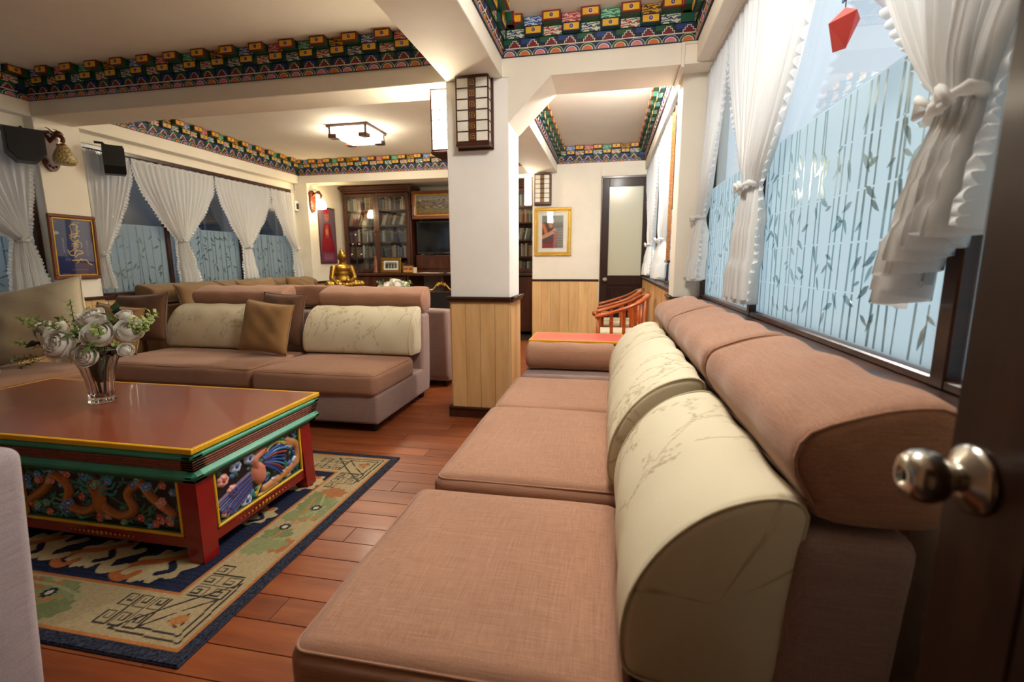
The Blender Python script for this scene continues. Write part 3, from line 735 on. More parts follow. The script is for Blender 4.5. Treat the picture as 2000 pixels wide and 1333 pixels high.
V, Fs = puffy(0.288, 1.02, 0.40, 0.03, (0.002, 0.004, 0.004), 0.07, 0.001, 3); ab = MB().add([(p[0] - 0.152, p[1] + 0.54, p[2] + 0.24) for p in V], Fs, 'mauve_cloth', True).build('arm', s3)
for fx, fy in ((-0.25, 0.1), (-0.06, 0.1), (-0.25, 0.98), (-0.06, 0.98)): MB().lathe([(0.02, 0), (0.024, 0.05)], 'black_plastic', 8, (fx, fy, 0)).build('foot', ab)
circ = [(0.095 * math.cos(2 * PI * k / 12), 0.095 * math.sin(2 * PI * k / 12)) for k in range(12)]
me, prof, c = loft(circ, 0, 0.62, 0.035, 0.02, 'brown_cloth', None, 40, 0.006, 0.003)
tag(link('bolster', me, None, (-0.555, 3.315, 0.541)), 'brown round bolster lying on the far arm of the right sofa', 'bolster')

G2 = 'brown sofa sections facing the painted table'
sofa('sofa_section', 'brown sofa section facing the table, right end in a mauve slip cover', (-2.56, 2.95, 0), 0, 1.0, G2, 21, fine=0.008)
sofa('sofa_section', 'brown sofa section behind the flower vase with cream back cushion', (-4.02, 2.99, 0), 0, 1.44, G2, 22, fine=0.008, back=False, head=False)
me, prof, c = loft(PROF_BACK, 0.0, 0.92, 0.022, 0.009, 'cream_print', cream_paint(22, 0.92, 6), 64)
tag(link('back_cushion', me, None, (-3.99, 2.99, 0)), 'long cream branch print back cushion left of the tan pillow', 'cushion')
me, prof, c = loft(PROF_HEAD, 0.0, 0.98, 0.03, 0.02, 'brown_cloth', None, 56, 0.01, 0.004)
tag(link('headrest', me, None, (-3.93, 2.99, 0)), 'brown headrest bolster above the cream cushion left of the tan pillow', 'cushion')
sofa('sofa_section', 'brown sofa section along the near left wall at picture edge', (-3.80, 0.95, 0), PI / 2, 1.0, G2, 23, back=False, head=False)
sofa('sofa_section', 'brown sofa section in the left corner carrying large cream pillows', (-3.80, 1.97, 0), PI / 2, 0.98, G2, 24, back=False, head=False)
sofa('sofa_section', 'lilac covered sofa at the lower left picture edge, seen from its end', (-2.42, -0.235, 0), 0, 1.02, 'lilac sofa', 25, base='lilac_cloth', back=False, head=False, shade='lilac_cloth')
# the sofa standing back to back behind
sofa('sofa_section', 'dark brown sofa end standing back to back behind the table sofa', (-1.46, 5.31, 0), PI, 1.0, 'sofas in the back room', 26, base='mauve_cloth', back=False, head=False, shade='olive_cloth')
sofa('sofa_section', 'brown sofa section back to back behind the tan pillow', (-2.48, 5.31, 0), PI, 1.0, 'sofas in the back room', 27, back=False, shade='brown_cloth')
for k, (y0, lab) in enumerate(((4.14, 'olive sofa section under the far left window, nearest the picture pillar'), (5.12, 'olive sofa section under the far left window, middle of the row'), (6.10, 'olive sofa section under the far left window by the corner'))):
    sofa('sofa_section', lab, (-3.75, y0, 0), PI / 2, 0.97, 'sofas in the back room', 30 + k, base='olive_cloth', back=False, shade='olive_cloth')

# loose pillows
def pillow(name, label, w, h, t, mat, loc, rot, group='scatter cushions', pipe=None, n=26, sag=0.0):
    u = np.linspace(-1, 1, n); U, Vv = np.meshgrid(u, u); P = []
    X = w / 2 * U * (1 - 0.07 * (1 - Vv ** 2) * np.abs(U) ** 2); Z = h / 2 * Vv * (1 - 0.07 * (1 - U ** 2) * np.abs(Vv) ** 2)
    T = t / 2 * ((1 - U ** 4) * (1 - Vv ** 4)) ** 0.6
    wr = 0.012 * np.sin(7 * U + 3 * Vv) * np.sin(5 * Vv + 1) * (1 - U ** 2) * (1 - Vv ** 2)
    mb = MB(); F4 = [[j * n + i, j * n + i + 1, (j + 1) * n + i + 1, (j + 1) * n + i] for j in range(n - 1) for i in range(n - 1)]
    for s in (-1, 1): mb.add([tuple(q) for q in np.stack([X, s * T + wr + sag * (Vv + 1) ** 2, Z], -1).reshape(-1, 3)], F4, mat, True)
    me = mb.mesh(name); bm = bmesh.new(); bm.from_mesh(me); bmesh.ops.remove_doubles(bm, verts=bm.verts, dist=1e-5); bmesh.ops.recalc_face_normals(bm, faces=bm.faces); bm.to_mesh(me); bm.free()
    o = link(name, me, None, loc, rot); tag(o, label, 'cushion', group)
    ed = [(X[0, i], Z[0, i]) for i in range(n)] + [(X[i, -1], Z[i, -1]) for i in range(1, n)] + [(X[-1, i], Z[-1, i]) for i in range(n - 2, -1, -1)] + [(X[i, 0], Z[i, 0]) for i in range(n - 2, 0, -1)]
    MB().tube([(x, sag * (z / h * 2 + 1) ** 2, z) for x, z in ed], 0.004, pipe or mat, 6, closed=True).build('piping', o)
    return o
pillow('throw_pillow', 'square tan throw pillow leaning between the two cream back cushions', 0.44, 0.43, 0.15, 'tan_cloth', (-2.79, 3.46, 0.675), (-0.22, 0.12, 0.04))
pillow('throw_pillow', 'dark brown throw pillow standing behind the tan pillow', 0.42, 0.46, 0.15, 'dark_brown_cloth', (-2.785, 3.67, 0.715), (-0.16, 0.04, -0.05))
pillow('throw_pillow', 'olive brown throw pillow half hidden behind the white flowers', 0.42, 0.40, 0.15, 'tan_cloth', (-4.05, 3.24, 0.665), (-0.25, 0.12, 0.15))
pillow('throw_pillow', 'dark brown throw pillow behind the olive one, left of the cream cushion', 0.52, 0.44, 0.15, 'dark_brown_cloth', (-4.15, 3.55, 0.72), (-0.25, -0.05, 0.1))
pillow('throw_pillow', 'largest cream pillow leaning in the left sofa corner', 0.80, 0.56, 0.22, 'cream_cloth', (-4.22, 2.78, 0.765), (-0.28, -0.20, 0.30), sag=-0.01)
pillow('throw_pillow', 'second cream pillow cut by the left picture edge', 0.62, 0.46, 0.2, 'cream_cloth', (-4.36, 2.28, 0.70), (-0.25, 0.15, 1.2))
for k, (x, y, z, w, mat, lab) in enumerate(((-4.45, 4.55, 0.80, 0.62, 'olive_cloth', 'olive pillow under the far left window nearest the picture pillar'), (-4.45, 5.45, 0.83, 0.66, 'olive_cloth', 'olive pillow under the far left window in mid row'), (-4.45, 6.35, 0.83, 0.6, 'olive_cloth', 'olive pillow under the far left window near the wall lamp'))):
    pillow('throw_pillow', lab, w, 0.36, 0.17, mat, (x, y, z), (-0.3, 0.05 * (-1) ** k, PI / 2 if k < 3 else 0.2))

# ---------------------------------------------------------------- curtains
def curtain(label, org, rz, u0, u1, zt, tu, tw, tz, bz, bw, group, ruff='both', pleats=13, nx=150, lean=0.0, rod_d=0.0, tail=0.0, full=1.0, tiers=3, slant=0.0):
    """hung from zt between u0 and u1, gathered at tu; local x along the rod, room side = local -y"""
    t = thing('curtain', label, 'curtain', (org[0], org[1], 0), rz, group)
    ny = 64; s = np.linspace(0, 1, nx); T = np.linspace(0, 1, ny); ft = (zt - tz) / (zt - bz)
    Sg, Tg = np.meshgrid(s, T); up_ = np.clip(Tg / ft, 0, 1); dn = np.clip((Tg - ft) / (1 - ft), 0, 1)
    ez = up_ ** 1.55
    L0 = u0 + (tu - tw / 2 - u0) * ez; R0 = u1 + (tu + tw / 2 - u1) * ez
    fl_ = dn ** 0.7; L0 = L0 - (bw / 2 - tw / 2) * fl_ + tail * dn; R0 = R0 + (bw / 2 - tw / 2) * fl_ + tail * dn
    sw = np.where(up_ < 1, 0.25 * np.sin(PI * up_) * 0, 0); X = L0 + (R0 - L0) * Sg + sw
    amp = (0.010 + 0.016 * ez) * (1 - 0.45 * np.exp(-((Tg - ft) / 0.05) ** 2)) + 0.012 * fl_
    ph = 2 * PI * pleats * (Sg + 0.012 * np.sin(9 * Sg))
    Y = -rod_d - amp * full * (np.sin(ph) + 0.35 * np.sin(2.3 * ph + 4 * Tg)) - 0.035 * np.sin(PI * Sg) * ez - lean * Tg
    Z = zt - (zt - bz) * Tg + slant * (Sg - 0.5) * dn + 0.012 * np.sin(ph * 0.5) * dn - 0.05 * dn * (Sg - 0.5) ** 2
    for k in range(1, tiers): Y = Y - 0.012 * fl_ * (dn > k / tiers)
    me = grid_mesh('drape', np.stack([X, Y, Z], -1), None, 'sheer'); d = link('drape', me, t)
    def ruffle(col, sg):
        k = 420; tt = np.linspace(0.0, 1.0, k); e = np.stack([np.interp(tt, T, a[:, col]) for a in (X, Y, Z)], -1); rows = []
        for j, w in enumerate((0.0, 0.5, 1.0)):
            p = e.copy(); wv = np.sin(tt * 2 * PI * 38 + 1.5 * np.sin(tt * 31)); p[:, 0] += sg * 0.034 * w * np.minimum(1, tt * 7); p[:, 1] += 0.011 * w * wv; p[:, 2] += 0.006 * w * np.cos(tt * 2 * PI * 38 + 2); rows.append(p)
        link('ruffle', grid_mesh('ruffle', np.stack(rows, 0), None, 'sheer'), t)
    if ruff in ('both', 'left'): ruffle(0, -1)
    if ruff in ('both', 'right'): ruffle(-1, 1)
    hd = np.stack([np.stack([np.linspace(u0, u1, nx), -rod_d - 0.010 * np.sin(2 * PI * pleats * 2 * s) * q, np.full(nx, zt - 0.004) + 0.03 * q + 0.006 * np.sin(2 * PI * pleats * 2.7 * s) * q], -1) for q in (0.0, 1.0)], 0)
    link('heading_frill', grid_mesh('heading_frill', hd, None, 'sheer'), t)
    ring = [(tu + (tw / 2 + 0.004) * math.cos(a), -rod_d - lean * ft - 0.030 - 0.036 * math.sin(a), tz + 0.016 * math.cos(a) + 0.004 * math.sin(3 * a)) for a in np.linspace(0, 2 * PI, 18)[:-1]]
    tbk = MB().tube(ring, [0.011 + 0.004 * math.sin(2 * k) for k in range(17)], 'sheer', 8, closed=True).build('tieback', t)
    for sg in (-1, 1): MB().tube([(tu + sg * 0.004, -rod_d - lean * ft - 0.066, tz), (tu + sg * 0.03, -rod_d - lean * ft - 0.078, tz + 0.022), (tu + sg * 0.045, -rod_d - lean * ft - 0.07, tz - 0.004), (tu + sg * 0.004, -rod_d - lean * ft - 0.068, tz - 0.003)], [0.004, 0.010, 0.010, 0.004], 'sheer', 6).build('bow', tbk)
    return t
GC1 = 'sheer white curtains of the right window'
R1 = (0.628, 3.60)      # local x = 3.60 - y
def cR(label, y1, y0, ty, tw, tz, bz, bw, **k): return curtain(label, R1, -PI / 2, 3.60 - y1, 3.60 - y0, 2.43, 3.60 - ty, tw, tz, bz, bw, GC1, **k)
cR('white sheer curtain nearest the open door, tied with a blue lit tail', 1.69, 0.66, 1.06, 0.085, 1.475, 1.19, 0.16, pleats=12, lean=-0.02, tail=-0.01, full=1.2, tiers=4, slant=0.16)
cR('white sheer curtain tied at the post between the two right panes', 3.05, 1.72, 2.345, 0.10, 1.515, 1.03, 0.26, pleats=17)
cR('white sheer half curtain beside the right hand cream pillar', 3.60, 3.06, 3.535, 0.07, 1.48, 1.08, 0.20, ruff='right', pleats=9)
R2 = (0.485, 7.0)
for lab, a, b, t_, rf in (('white sheer passage curtain nearest the orange hanging', 5.2, 4.35, 4.55, 'left'), ('white sheer passage curtain next to the brown door', 6.9, 5.25, 5.75, 'both')):
    curtain(lab, R2, -PI / 2, 7.0 - a, 7.0 - b, 2.36, 7.0 - t_, 0.09, 1.38, 1.06, 0.34, 'sheer white curtains of the passage', rf, pleats=13, nx=110)
GC2 = 'sheer white curtains of the left windows'
L1 = (-4.945, 3.85)
def cL(label, y0, y1, ty, tw, tz, bz, bw, **k): return curtain(label, L1, PI / 2, y0 - 3.85, y1 - 3.85, 2.27, ty - 3.85, tw, tz, bz, bw, GC2, nx=120, **k)
cL('white half curtain beside the blue calligraphy picture', 3.87, 4.33, 3.91, 0.07, 1.30, 0.97, 0.14, ruff='right', pleats=7)
cL('white tied curtain in the left window above the cream back cushion', 4.35, 5.43, 4.855, 0.10, 1.47, 0.98, 0.22, pleats=15, tail=0.04)
cL('white tied curtain in the left window, right of the round dish', 5.45, 6.47, 5.90, 0.10, 1.43, 1.0, 0.21, pleats=14)
cL('white half curtain at the far end of the left window', 6.49, 7.02, 6.955, 0.07, 1.42, 0.95, 0.14, ruff='left', pleats=8)
cL('white tied curtain left of the black speaker at picture edge', 2.3, 3.42, 3.26, 0.09, 1.41, 0.97, 0.26, pleats=14)
def rod(label, p0, p1, grp):
    d = (Vector(p1) - Vector(p0)); t = thing('curtain_rod', label, 'curtain rod', p0, 0, grp)
    MB().tube([(0, 0, 0), tuple(d)], 0.008, 'iron', 8).build('pole', t)
    for q in (Vector((0, 0, 0)), d):
        MB().lathe([(0, -0.014), (0.012, -0.008), (0.014, 0), (0.012, 0.008), (0, 0.014)], 'iron', 10, q).build('finial', t)
rod('thin dark curtain rod over the right window', (0.655, 0.90, 2.425), (0.655, 3.60, 2.425), 'curtain rods')
rod('thin dark curtain rod over the passage window', (0.515, 4.0, 2.355), (0.515, 7.0, 2.355), 'curtain rods')
rod('thin dark curtain rod over the far left window', (-4.985, 3.90, 2.265), (-4.985, 7.02, 2.265), 'curtain rods')
rod('thin dark curtain rod over the near left window', (-4.985, 1.0, 2.265), (-4.985, 3.44, 2.265), 'curtain rods')
# ================================================================ THE PAINTED TABLE, RUG AND FLOWERS
def relief_front(U, V, W, H, seed):
    """two ochre dragons among teal leaves and red and blue blossoms"""
    rr = random.Random(seed); C = np.zeros(U.shape + (3,)); C[:] = (26, 20, 24); Z = np.zeros(U.shape)
    def stroke(pts, w, col, h, edge=None):
        d = d_line(U, V, smooth_path(pts, 5))
        if edge is not None: put(C, d < w * 1.25, edge)
        k = d < w; C[k] = col; Z[k] = np.maximum(Z[k], (h * np.sqrt(np.clip(1 - (d / w) ** 2, 0, 1)))[k])
    def dot(cx, cy, r, col, h=0.006, rim=None, ry=None, a=0):
        q = d_ell(U, V, cx, cy, r, ry or r, a); k = q < 1
        if rim is not None: C[k] = rim; k2 = q < 0.72; C[k2] = col
        else: C[k] = col
        Z[k] = np.maximum(Z[k], (h * np.sqrt(np.clip(1 - q ** 2, 0, 1)))[k])
    for _ in range(110):
        x, y = rr.uniform(0, W), rr.uniform(0, H); stroke([(x, y), (x + rr.uniform(-0.05, 0.05), y + rr.uniform(-0.03, 0.03)), (x + rr.uniform(-0.07, 0.07), y + rr.uniform(-0.05, 0.05))], 0.0045, rr.choice([(58, 128, 116), (90, 160, 150), (40, 84, 90), (46, 110, 70)]), 0.004)
    for (x0, sg) in ((W * 0.05, 1), (W * 0.95, -1)):
        pts = [(x0, H * 0.35), (x0 + sg * 0.09, H * 0.62), (x0 + sg * 0.14, H * 0.88), (x0 + sg * 0.21, H * 0.66), (x0 + sg * 0.19, H * 0.34), (x0 + sg * 0.27, H * 0.2), (x0 + sg * 0.35, H * 0.4), (x0 + sg * 0.33, H * 0.75)]
        stroke(pts, 0.019, (168, 98, 34), 0.016, (70, 34, 14)); d = d_line(U, V, smooth_path(pts, 5)); C[(d < 0.006)] = (190, 124, 56)
        hx, hy = x0 + sg * 0.36, H * 0.72; dot(hx, hy, 0.034, (170, 106, 48), 0.02); dot(hx + sg * 0.012, hy + 0.01, 0.016, (96, 150, 130), 0.022); dot(hx + sg * 0.02, hy + 0.014, 0.006, (232, 226, 214), 0.024)
        for k in range(4): stroke([(hx - sg * 0.02, hy - 0.02 + 0.016 * k), (hx - sg * 0.07, hy - 0.03 + 0.03 * k), (hx - sg * 0.09, hy - 0.01 + 0.035 * k)], 0.005, (60, 150, 150), 0.008)
    dot(W * 0.5, H * 0.42, 0.035, (176, 104, 40), 0.018, ry=0.06); dot(W * 0.5, H * 0.78, 0.026, (150, 70, 40), 0.016); dot(W * 0.5, H * 0.14, 0.03, (70, 120, 80), 0.01, ry=0.02)
    for _ in range(44):
        x, y = rr.uniform(0.02, W - 0.02), rr.choice((rr.uniform(0.01, 0.3 * H), rr.uniform(0.7 * H, H - 0.01), rr.uniform(0, H))); c = rr.choice([(196, 92, 74), (44, 92, 160), (204, 130, 120), (60, 130, 190), (90, 150, 120), (180, 60, 50)])
        for k in range(6): a = k * PI / 3; dot(x + 0.010 * math.cos(a), y + 0.010 * math.sin(a), 0.0075, c, 0.010, rim=tuple(min(255, q + 60) for q in c))
        dot(x, y, 0.005, (226, 190, 130), 0.012)
    return C, Z
def relief_side(U, V, W, H, seed):
    """a pink bodied bird with blue feathers among peonies"""
    rr = random.Random(seed); C = np.zeros(U.shape + (3,)); C[:] = (30, 26, 34); Z = np.zeros(U.shape)
    def stroke(pts, w, col, h):
        d = d_line(U, V, smooth_path(pts, 5)); k = d < w; C[k] = col; Z[k] = np.maximum(Z[k], (h * np.sqrt(np.clip(1 - (d / w) ** 2, 0, 1)))[k])
    def dot(cx, cy, rx, col, h=0.008, ry=None, a=0):
        q = d_ell(U, V, cx, cy, rx, ry or rx, a); k = q < 1; C[k] = col; Z[k] = np.maximum(Z[k], (h * np.sqrt(np.clip(1 - q ** 2, 0, 1)))[k])
    for _ in range(90): dot(rr.uniform(0, W), rr.uniform(0, H), rr.uniform(0.010, 0.022), rr.choice([(36, 92, 70), (60, 134, 96), (40, 86, 150), (70, 120, 180)]), 0.007, rr.uniform(0.007, 0.014), rr.uniform(0, 3))
    for (x, y) in ((0.045, 0.17), (0.05, 0.03), (W - 0.07, 0.17), (W - 0.13, 0.2), (0.12, 0.2), (W - 0.03, 0.06), (0.16, 0.02), (0.2, 0.205), (0.09, 0.1), (W - 0.2, 0.02), (W - 0.1, 0.03), (0.3, 0.21)):
        c = (220, 150, 140) if x < 0.1 else (170, 190, 222)
        for k in range(7): a = k * 2 * PI / 7; dot(x + 0.018 * math.cos(a), y + 0.015 * math.sin(a), 0.014, c if k % 2 else tuple(min(255, q + 30) for q in c), 0.012)
        dot(x, y, 0.010, (176, 70, 60) if x < 0.1 else (60, 90, 170), 0.014)
    cx, cy = W * 0.46, H * 0.50
    U0, V0 = U, V; U = cx + (U0 - cx) / 1.3; V = cy + (V0 - cy) / 1.12       # the bird fills the panel
    for k in range(9):                                   # tail plumes to the left, wing to the right
        stroke([(cx - 0.04, cy + 0.02 - 0.008 * k), (cx - 0.12, cy - 0.002 - 0.011 * k), (cx - 0.20 + 0.008 * k, cy - 0.03 - 0.010 * k)], 0.0055, (34, 70, 140) if k % 2 else (112, 84, 120), 0.010)
        stroke([(cx + 0.03, cy + 0.05 - 0.004 * k), (cx + 0.09, cy + 0.07 - 0.013 * k), (cx + 0.16 - 0.006 * k, cy + 0.06 - 0.017 * k)], 0.0058, [(30, 80, 160), (60, 130, 190), (150, 60, 60), (24, 50, 120)][k % 4], 0.012)
    stroke([(cx + 0.02, cy + 0.07), (cx + 0.1, cy + 0.09), (cx + 0.17, cy + 0.05)], 0.007, (196, 176, 70), 0.012); stroke([(cx + 0.02, cy + 0.082), (cx + 0.1, cy + 0.1), (cx + 0.18, cy + 0.06)], 0.005, (60, 140, 110), 0.012)
    stroke([(cx + 0.16, cy + 0.07), (cx + 0.22, cy + 0.02), (cx + 0.2, cy - 0.05), (cx + 0.1, cy - 0.075), (cx + 0.02, cy - 0.08)], 0.017, (196, 136, 88), 0.012)
    dot(cx, cy, 0.034, (216, 134, 110), 0.022, 0.052, 0.3); stroke([(cx - 0.01, cy + 0.03), (cx - 0.015, cy + 0.065), (cx + 0.02, cy + 0.085)], 0.015, (214, 132, 108), 0.02); dot(cx + 0.03, cy + 0.085, 0.014, (206, 120, 96), 0.02); dot(cx + 0.033, cy + 0.088, 0.004, (20, 20, 24), 0.024)
    stroke([(cx + 0.0, cy - 0.05), (cx - 0.02, cy - 0.09), (cx + 0.06, cy - 0.095)], 0.005, (206, 170, 60), 0.012)
    return C, Z
tb = thing('coffee_table', 'low painted table with carved dragon panels, red legs and teal edge', 'table', (0, 0, 0))
TX0, TX1, TY0, TY1, TZ = -3.36, -1.525, 1.43, 2.255, 0.505
B('table_top', TX0 + 0.016, TX1 - 0.016, TY0 + 0.016, TY1 - 0.016, TZ - 0.02, TZ, 'table_top_brown', tb, 0.002)
mb = MB()
for (a, b, c, d) in ((TX0, TX1, TY0, TY0 + 0.017), (TX0, TX1, TY1 - 0.017, TY1), (TX0, TX0 + 0.017, TY0 + 0.017, TY1 - 0.017), (TX1 - 0.017, TX1, TY0 + 0.017, TY1 - 0.017)): mb.box(a, b, c, d, TZ - 0.02, TZ + 0.0005, 'yellow', 0.002)
mb.build('yellow_border', tb)
def frame_loop(z0, z1, g, mat, name, b=0.004):
    mb = MB()
    for (a, b_, c, d) in ((TX0 + g, TX1 - g, TY0 + g, TY0 + g + 0.06), (TX0 + g, TX1 - g, TY1 - g - 0.06, TY1 - g), (TX0 + g, TX0 + g + 0.06, TY0 + g, TY1 - g), (TX1 - g - 0.06, TX1 - g, TY0 + g, TY1 - g)): mb.box(a, b_, c, d, z0, z1, mat, b)
    return mb.build(name, tb)
frame_loop(TZ - 0.052, TZ - 0.021, 0.0, 'teal', 'upper_moulding', 0.012)
for k in range(4): frame_loop(TZ - 0.064 - 0.0115 * k, TZ - 0.0535 - 0.0115 * k, 0.008 + 0.003 * k, 'carved_band', 'carved_band', 0.003)
frame_loop(TZ - 0.136, TZ - 0.098, 0.0, 'teal', 'lower_moulding', 0.016)
frame_loop(TZ - 0.15, TZ - 0.134, 0.02, 'green', 'under_moulding', 0.004)
BX0, BX1, BY0, BY1, ZF = TX0 + 0.045, TX1 - 0.03, TY0 + 0.03, TY1 - 0.065, 0.0135
for (x, sx) in ((BX0, 1), (BX1, -1)):
    for (yy, sy) in ((BY0, 1), (BY1, -1)):
        mb = MB(); e = 0.008
        mb.add([(x - sx * e, yy - sy * e, ZF), (x + sx * 0.065, yy - sy * e, ZF), (x + sx * 0.065, yy + sy * 0.065, ZF), (x - sx * e, yy + sy * 0.065, ZF), (x, yy, TZ - 0.14), (x + sx * 0.085, yy, TZ - 0.14), (x + sx * 0.085, yy + sy * 0.085, TZ - 0.14), (x, yy + sy * 0.085, TZ - 0.14)],
               [[0, 1, 2, 3], [4, 5, 6, 7], [0, 1, 5, 4], [1, 2, 6, 5], [2, 3, 7, 6], [3, 0, 4, 7]], 'red_lacquer'); mb.build('leg', tb)
for nm, (a, b, c, d) in (('front', (BX0 + 0.06, BX1 - 0.06, BY0 + 0.004, BY0 + 0.03)), ('rear', (BX0 + 0.06, BX1 - 0.06, BY1 - 0.03, BY1 - 0.004)), ('left', (BX0 + 0.004, BX0 + 0.03, BY0 + 0.06, BY1 - 0.06)), ('right', (BX1 - 0.03, BX1 - 0.004, BY0 + 0.06, BY1 - 0.06))):
    B('top_rail', a, b, c, d, 0.365, TZ - 0.135, 'red_lacquer', tb, 0.003); B('bottom_rail', a, b, c, d, 0.065, 0.115, 'red_lacquer', tb, 0.003)
    B('backing_board', a, b, (c + 0.012 if nm == 'front' else c), (d - 0.012 if nm == 'rear' else d), 0.11, 0.37, 'navy', tb, 0.002) if nm in ('front', 'rear') else B('backing_board', (a + 0.012 if nm == 'left' else a), (b - 0.012 if nm == 'right' else b), c, d, 0.11, 0.37, 'navy', tb, 0.002)
def panel(x0, x1, z0, z1, org, rz, fn, seed, nm):
    """carved relief facing local -y, local x along"""
    W, H = x1 - x0, z1 - z0; U, V, C = sheet(W, H, 0.0028); C, Z = fn(U, V, W, H, seed)
    e = np.minimum(np.minimum(U, W - U), np.minimum(V, H - V)); Z = Z * np.clip(e / 0.006, 0, 1)
    G = np.stack([U + x0, -0.002 - Z * 1.15, V + z0], -1)
    p = link('carved_panel', grid_mesh('carved_panel', G, C, 'print_lacquer'), tb, (org[0], org[1], 0), (0, 0, rz))
    mb = MB(); g = 0.012
    for (a, b, c, d) in ((x0 - g, x1 + g, z1, z1 + g), (x0 - g, x1 + g, z0 - g, z0), (x0 - g, x0, z0, z1), (x1, x1 + g, z0, z1)): mb.box(a, b, -0.020, 0.0, c, d, 'yellow', 0.003)
    for (a, b, c, d) in ((x0, x1, z1 - 0.005, z1), (x0, x1, z0, z0 + 0.005), (x0, x0 + 0.005, z0, z1), (x1 - 0.005, x1, z0, z1)): mb.box(a, b, -0.012, 0.0, c, d, 'green', 0.001)
    mb.build('gilt_frame', p)
    mot = MB(); cx = (x0 + x1) / 2                       # gilt scrolls over and under the panel
    for zc, hh in ((0.0895, 0.010), (z1 + 0.022, 0.007)):
        for s in np.linspace(-1, 1, 15):
            r = hh * (1.1 - 0.75 * abs(s)); mot.lathe([(r * 0.4, -0.001), (r, 0.0005), (r * 0.6, 0.0022), (0, 0.0025)], 'gold_paint', 8, (cx + s * 0.16, -0.0165, zc), Matrix.Rotation(PI / 2, 4, 'X'))
    mot.build('gilt_scroll', p)['kind'] = 'stuff'
fy = BY0 + 0.016
panel(0.0, 0.80, 0.128, 0.352, (BX1 - 0.095 - 0.80, fy), 0, relief_front, 5, 'a')
panel(0.0, 0.80, 0.128, 0.352, (BX0 + 0.06, fy), 0, relief_front, 8, 'b')
panel(0.0, BY1 - BY0 - 0.19, 0.128, 0.352, (BX1 - 0.016, BY0 + 0.095), PI / 2, relief_side, 6, 'c')
panel(0.0, BY1 - BY0 - 0.19, 0.128, 0.352, (BX0 + 0.016, BY1 - 0.095), -PI / 2, relief_side, 7, 'd')

# ---- rug
RX0, RX1, RY0, RY1 = -3.70, -1.23, 1.02, 2.595; RW, RH = RX1 - RX0, RY1 - RY0
U, V, C = sheet(RW, RH, 0.0042); rr = random.Random(3)
C[:] = (168, 150, 114)
n1 = RNG.normal(0, 1, U.shape); C += (n1 * 5)[..., None]
E_ = np.minimum(np.minimum(U, RW - U), np.minimum(V, RH - V))
put(C, E_ < 0.058, (176, 112, 60)); put(C, E_ < 0.046, (40, 44, 58)); k = (E_ < 0.046) & (n1 > 0.3); C[k] = (62, 66, 80); k = (E_ < 0.046) & (n1 < -0.9); C[k] = (24, 26, 38)
fm = E_ > 0.275; C[(E_ > 0.262) & (E_ <= 0.275)] = (170, 104, 56)
C[fm] = (36, 42, 66); k = fm & (np.sin(V * 260 + n1) > 0.3); C[k] = (28, 32, 50)
def rstroke(pts, w, col, mask=None, soft=True):
    d = d_line(U, V, smooth_path(pts, 6)); k = d < w
    if mask is not None: k &= mask
    C[k] = col; return d
def rdot(cx, cy, rx, ry, col, a=0, mask=None):
    k = d_ell(U, V, cx, cy, rx, ry, a) < 1 + 0.12 * np.sin(9 * np.arctan2(V - cy, U - cx))
    if mask is not None: k &= mask
    C[k] = col
# field motifs: cream and orange clouds with dark hooks
for (x, y_, s) in ((RW - 0.48, 0.40, 1.0), (RW - 0.80, 0.42, 0.9), (RW - 1.15, 0.40, 1.0), (RW - 1.5, 0.42, 0.9), (RW - 0.40, 0.80, 0.8), (RW - 0.38, 1.15, 0.9), (RW - 1.0, 1.2, 1.0), (RW - 1.6, 1.15, 1.0)):
    rdot(x, y_, 0.13 * s, 0.10 * s, (178, 160, 120), 0.3, fm); rdot(x - 0.02, y_ - 0.05, 0.06 * s, 0.045 * s, (182, 166, 128), 0, fm)
    rstroke([(x + 0.05, y_ + 0.07), (x - 0.03, y_ + 0.02), (x - 0.11, y_ - 0.01), (x - 0.15, y_ - 0.07), (x - 0.09, y_ - 0.10), (x - 0.06, y_ - 0.06)], 0.018 * s, (170, 98, 52), fm)
    rstroke([(x + 0.02, y_ + 0.02), (x + 0.06, y_ - 0.02), (x + 0.02, y_ - 0.05)], 0.014 * s, (34, 38, 58), fm)
    rstroke([(x - 0.18, y_ + 0.06), (x - 0.24, y_), (x - 0.21, y_ - 0.07), (x - 0.15, y_ - 0.04)], 0.022 * s, (176, 158, 118), fm)
# border: green and orange flower sprays
bd = (E_ > 0.07) & (E_ < 0.255)
def spray(cx, cy, vert):
    q = lambda u, v: (cx + (v if vert else u), cy + (u if vert else v))
    for i in range(16):
        u, v = rr.uniform(-0.26, 0.26), rr.uniform(-0.06, 0.06); c = [(118, 126, 84), (160, 106, 66), (128, 134, 92), (134, 138, 98)][i % 4]; p = q(u, v); rdot(p[0], p[1], 0.07 if not vert else 0.05, 0.05 if not vert else 0.07, c, rr.uniform(0, 3), bd)
    for i in range(5): a = q(rr.uniform(-0.25, 0.25), rr.uniform(-0.07, 0.07)); b = q(rr.uniform(-0.25, 0.25), rr.uniform(-0.07, 0.07)); rstroke([a, ((a[0] + b[0]) / 2 + 0.02, (a[1] + b[1]) / 2 + 0.02), b], 0.006, rr.choice([(150, 156, 112), (174, 120, 76)]), bd)
    for u in (-0.08, 0.1):
        p = q(u, 0.02 * (-1 if u < 0 else 1)); rdot(p[0], p[1], 0.025, 0.025, (30, 34, 48), 0, bd); rdot(p[0], p[1], 0.013, 0.013, (190, 180, 160), 0, bd)
for cx in (RW - 0.85, RW - 1.6): spray(cx, 0.165, False); spray(cx, RH - 0.165, False)
spray(RW - 0.165, RH * 0.52, True); spray(0.165, RH * 0.5, True)
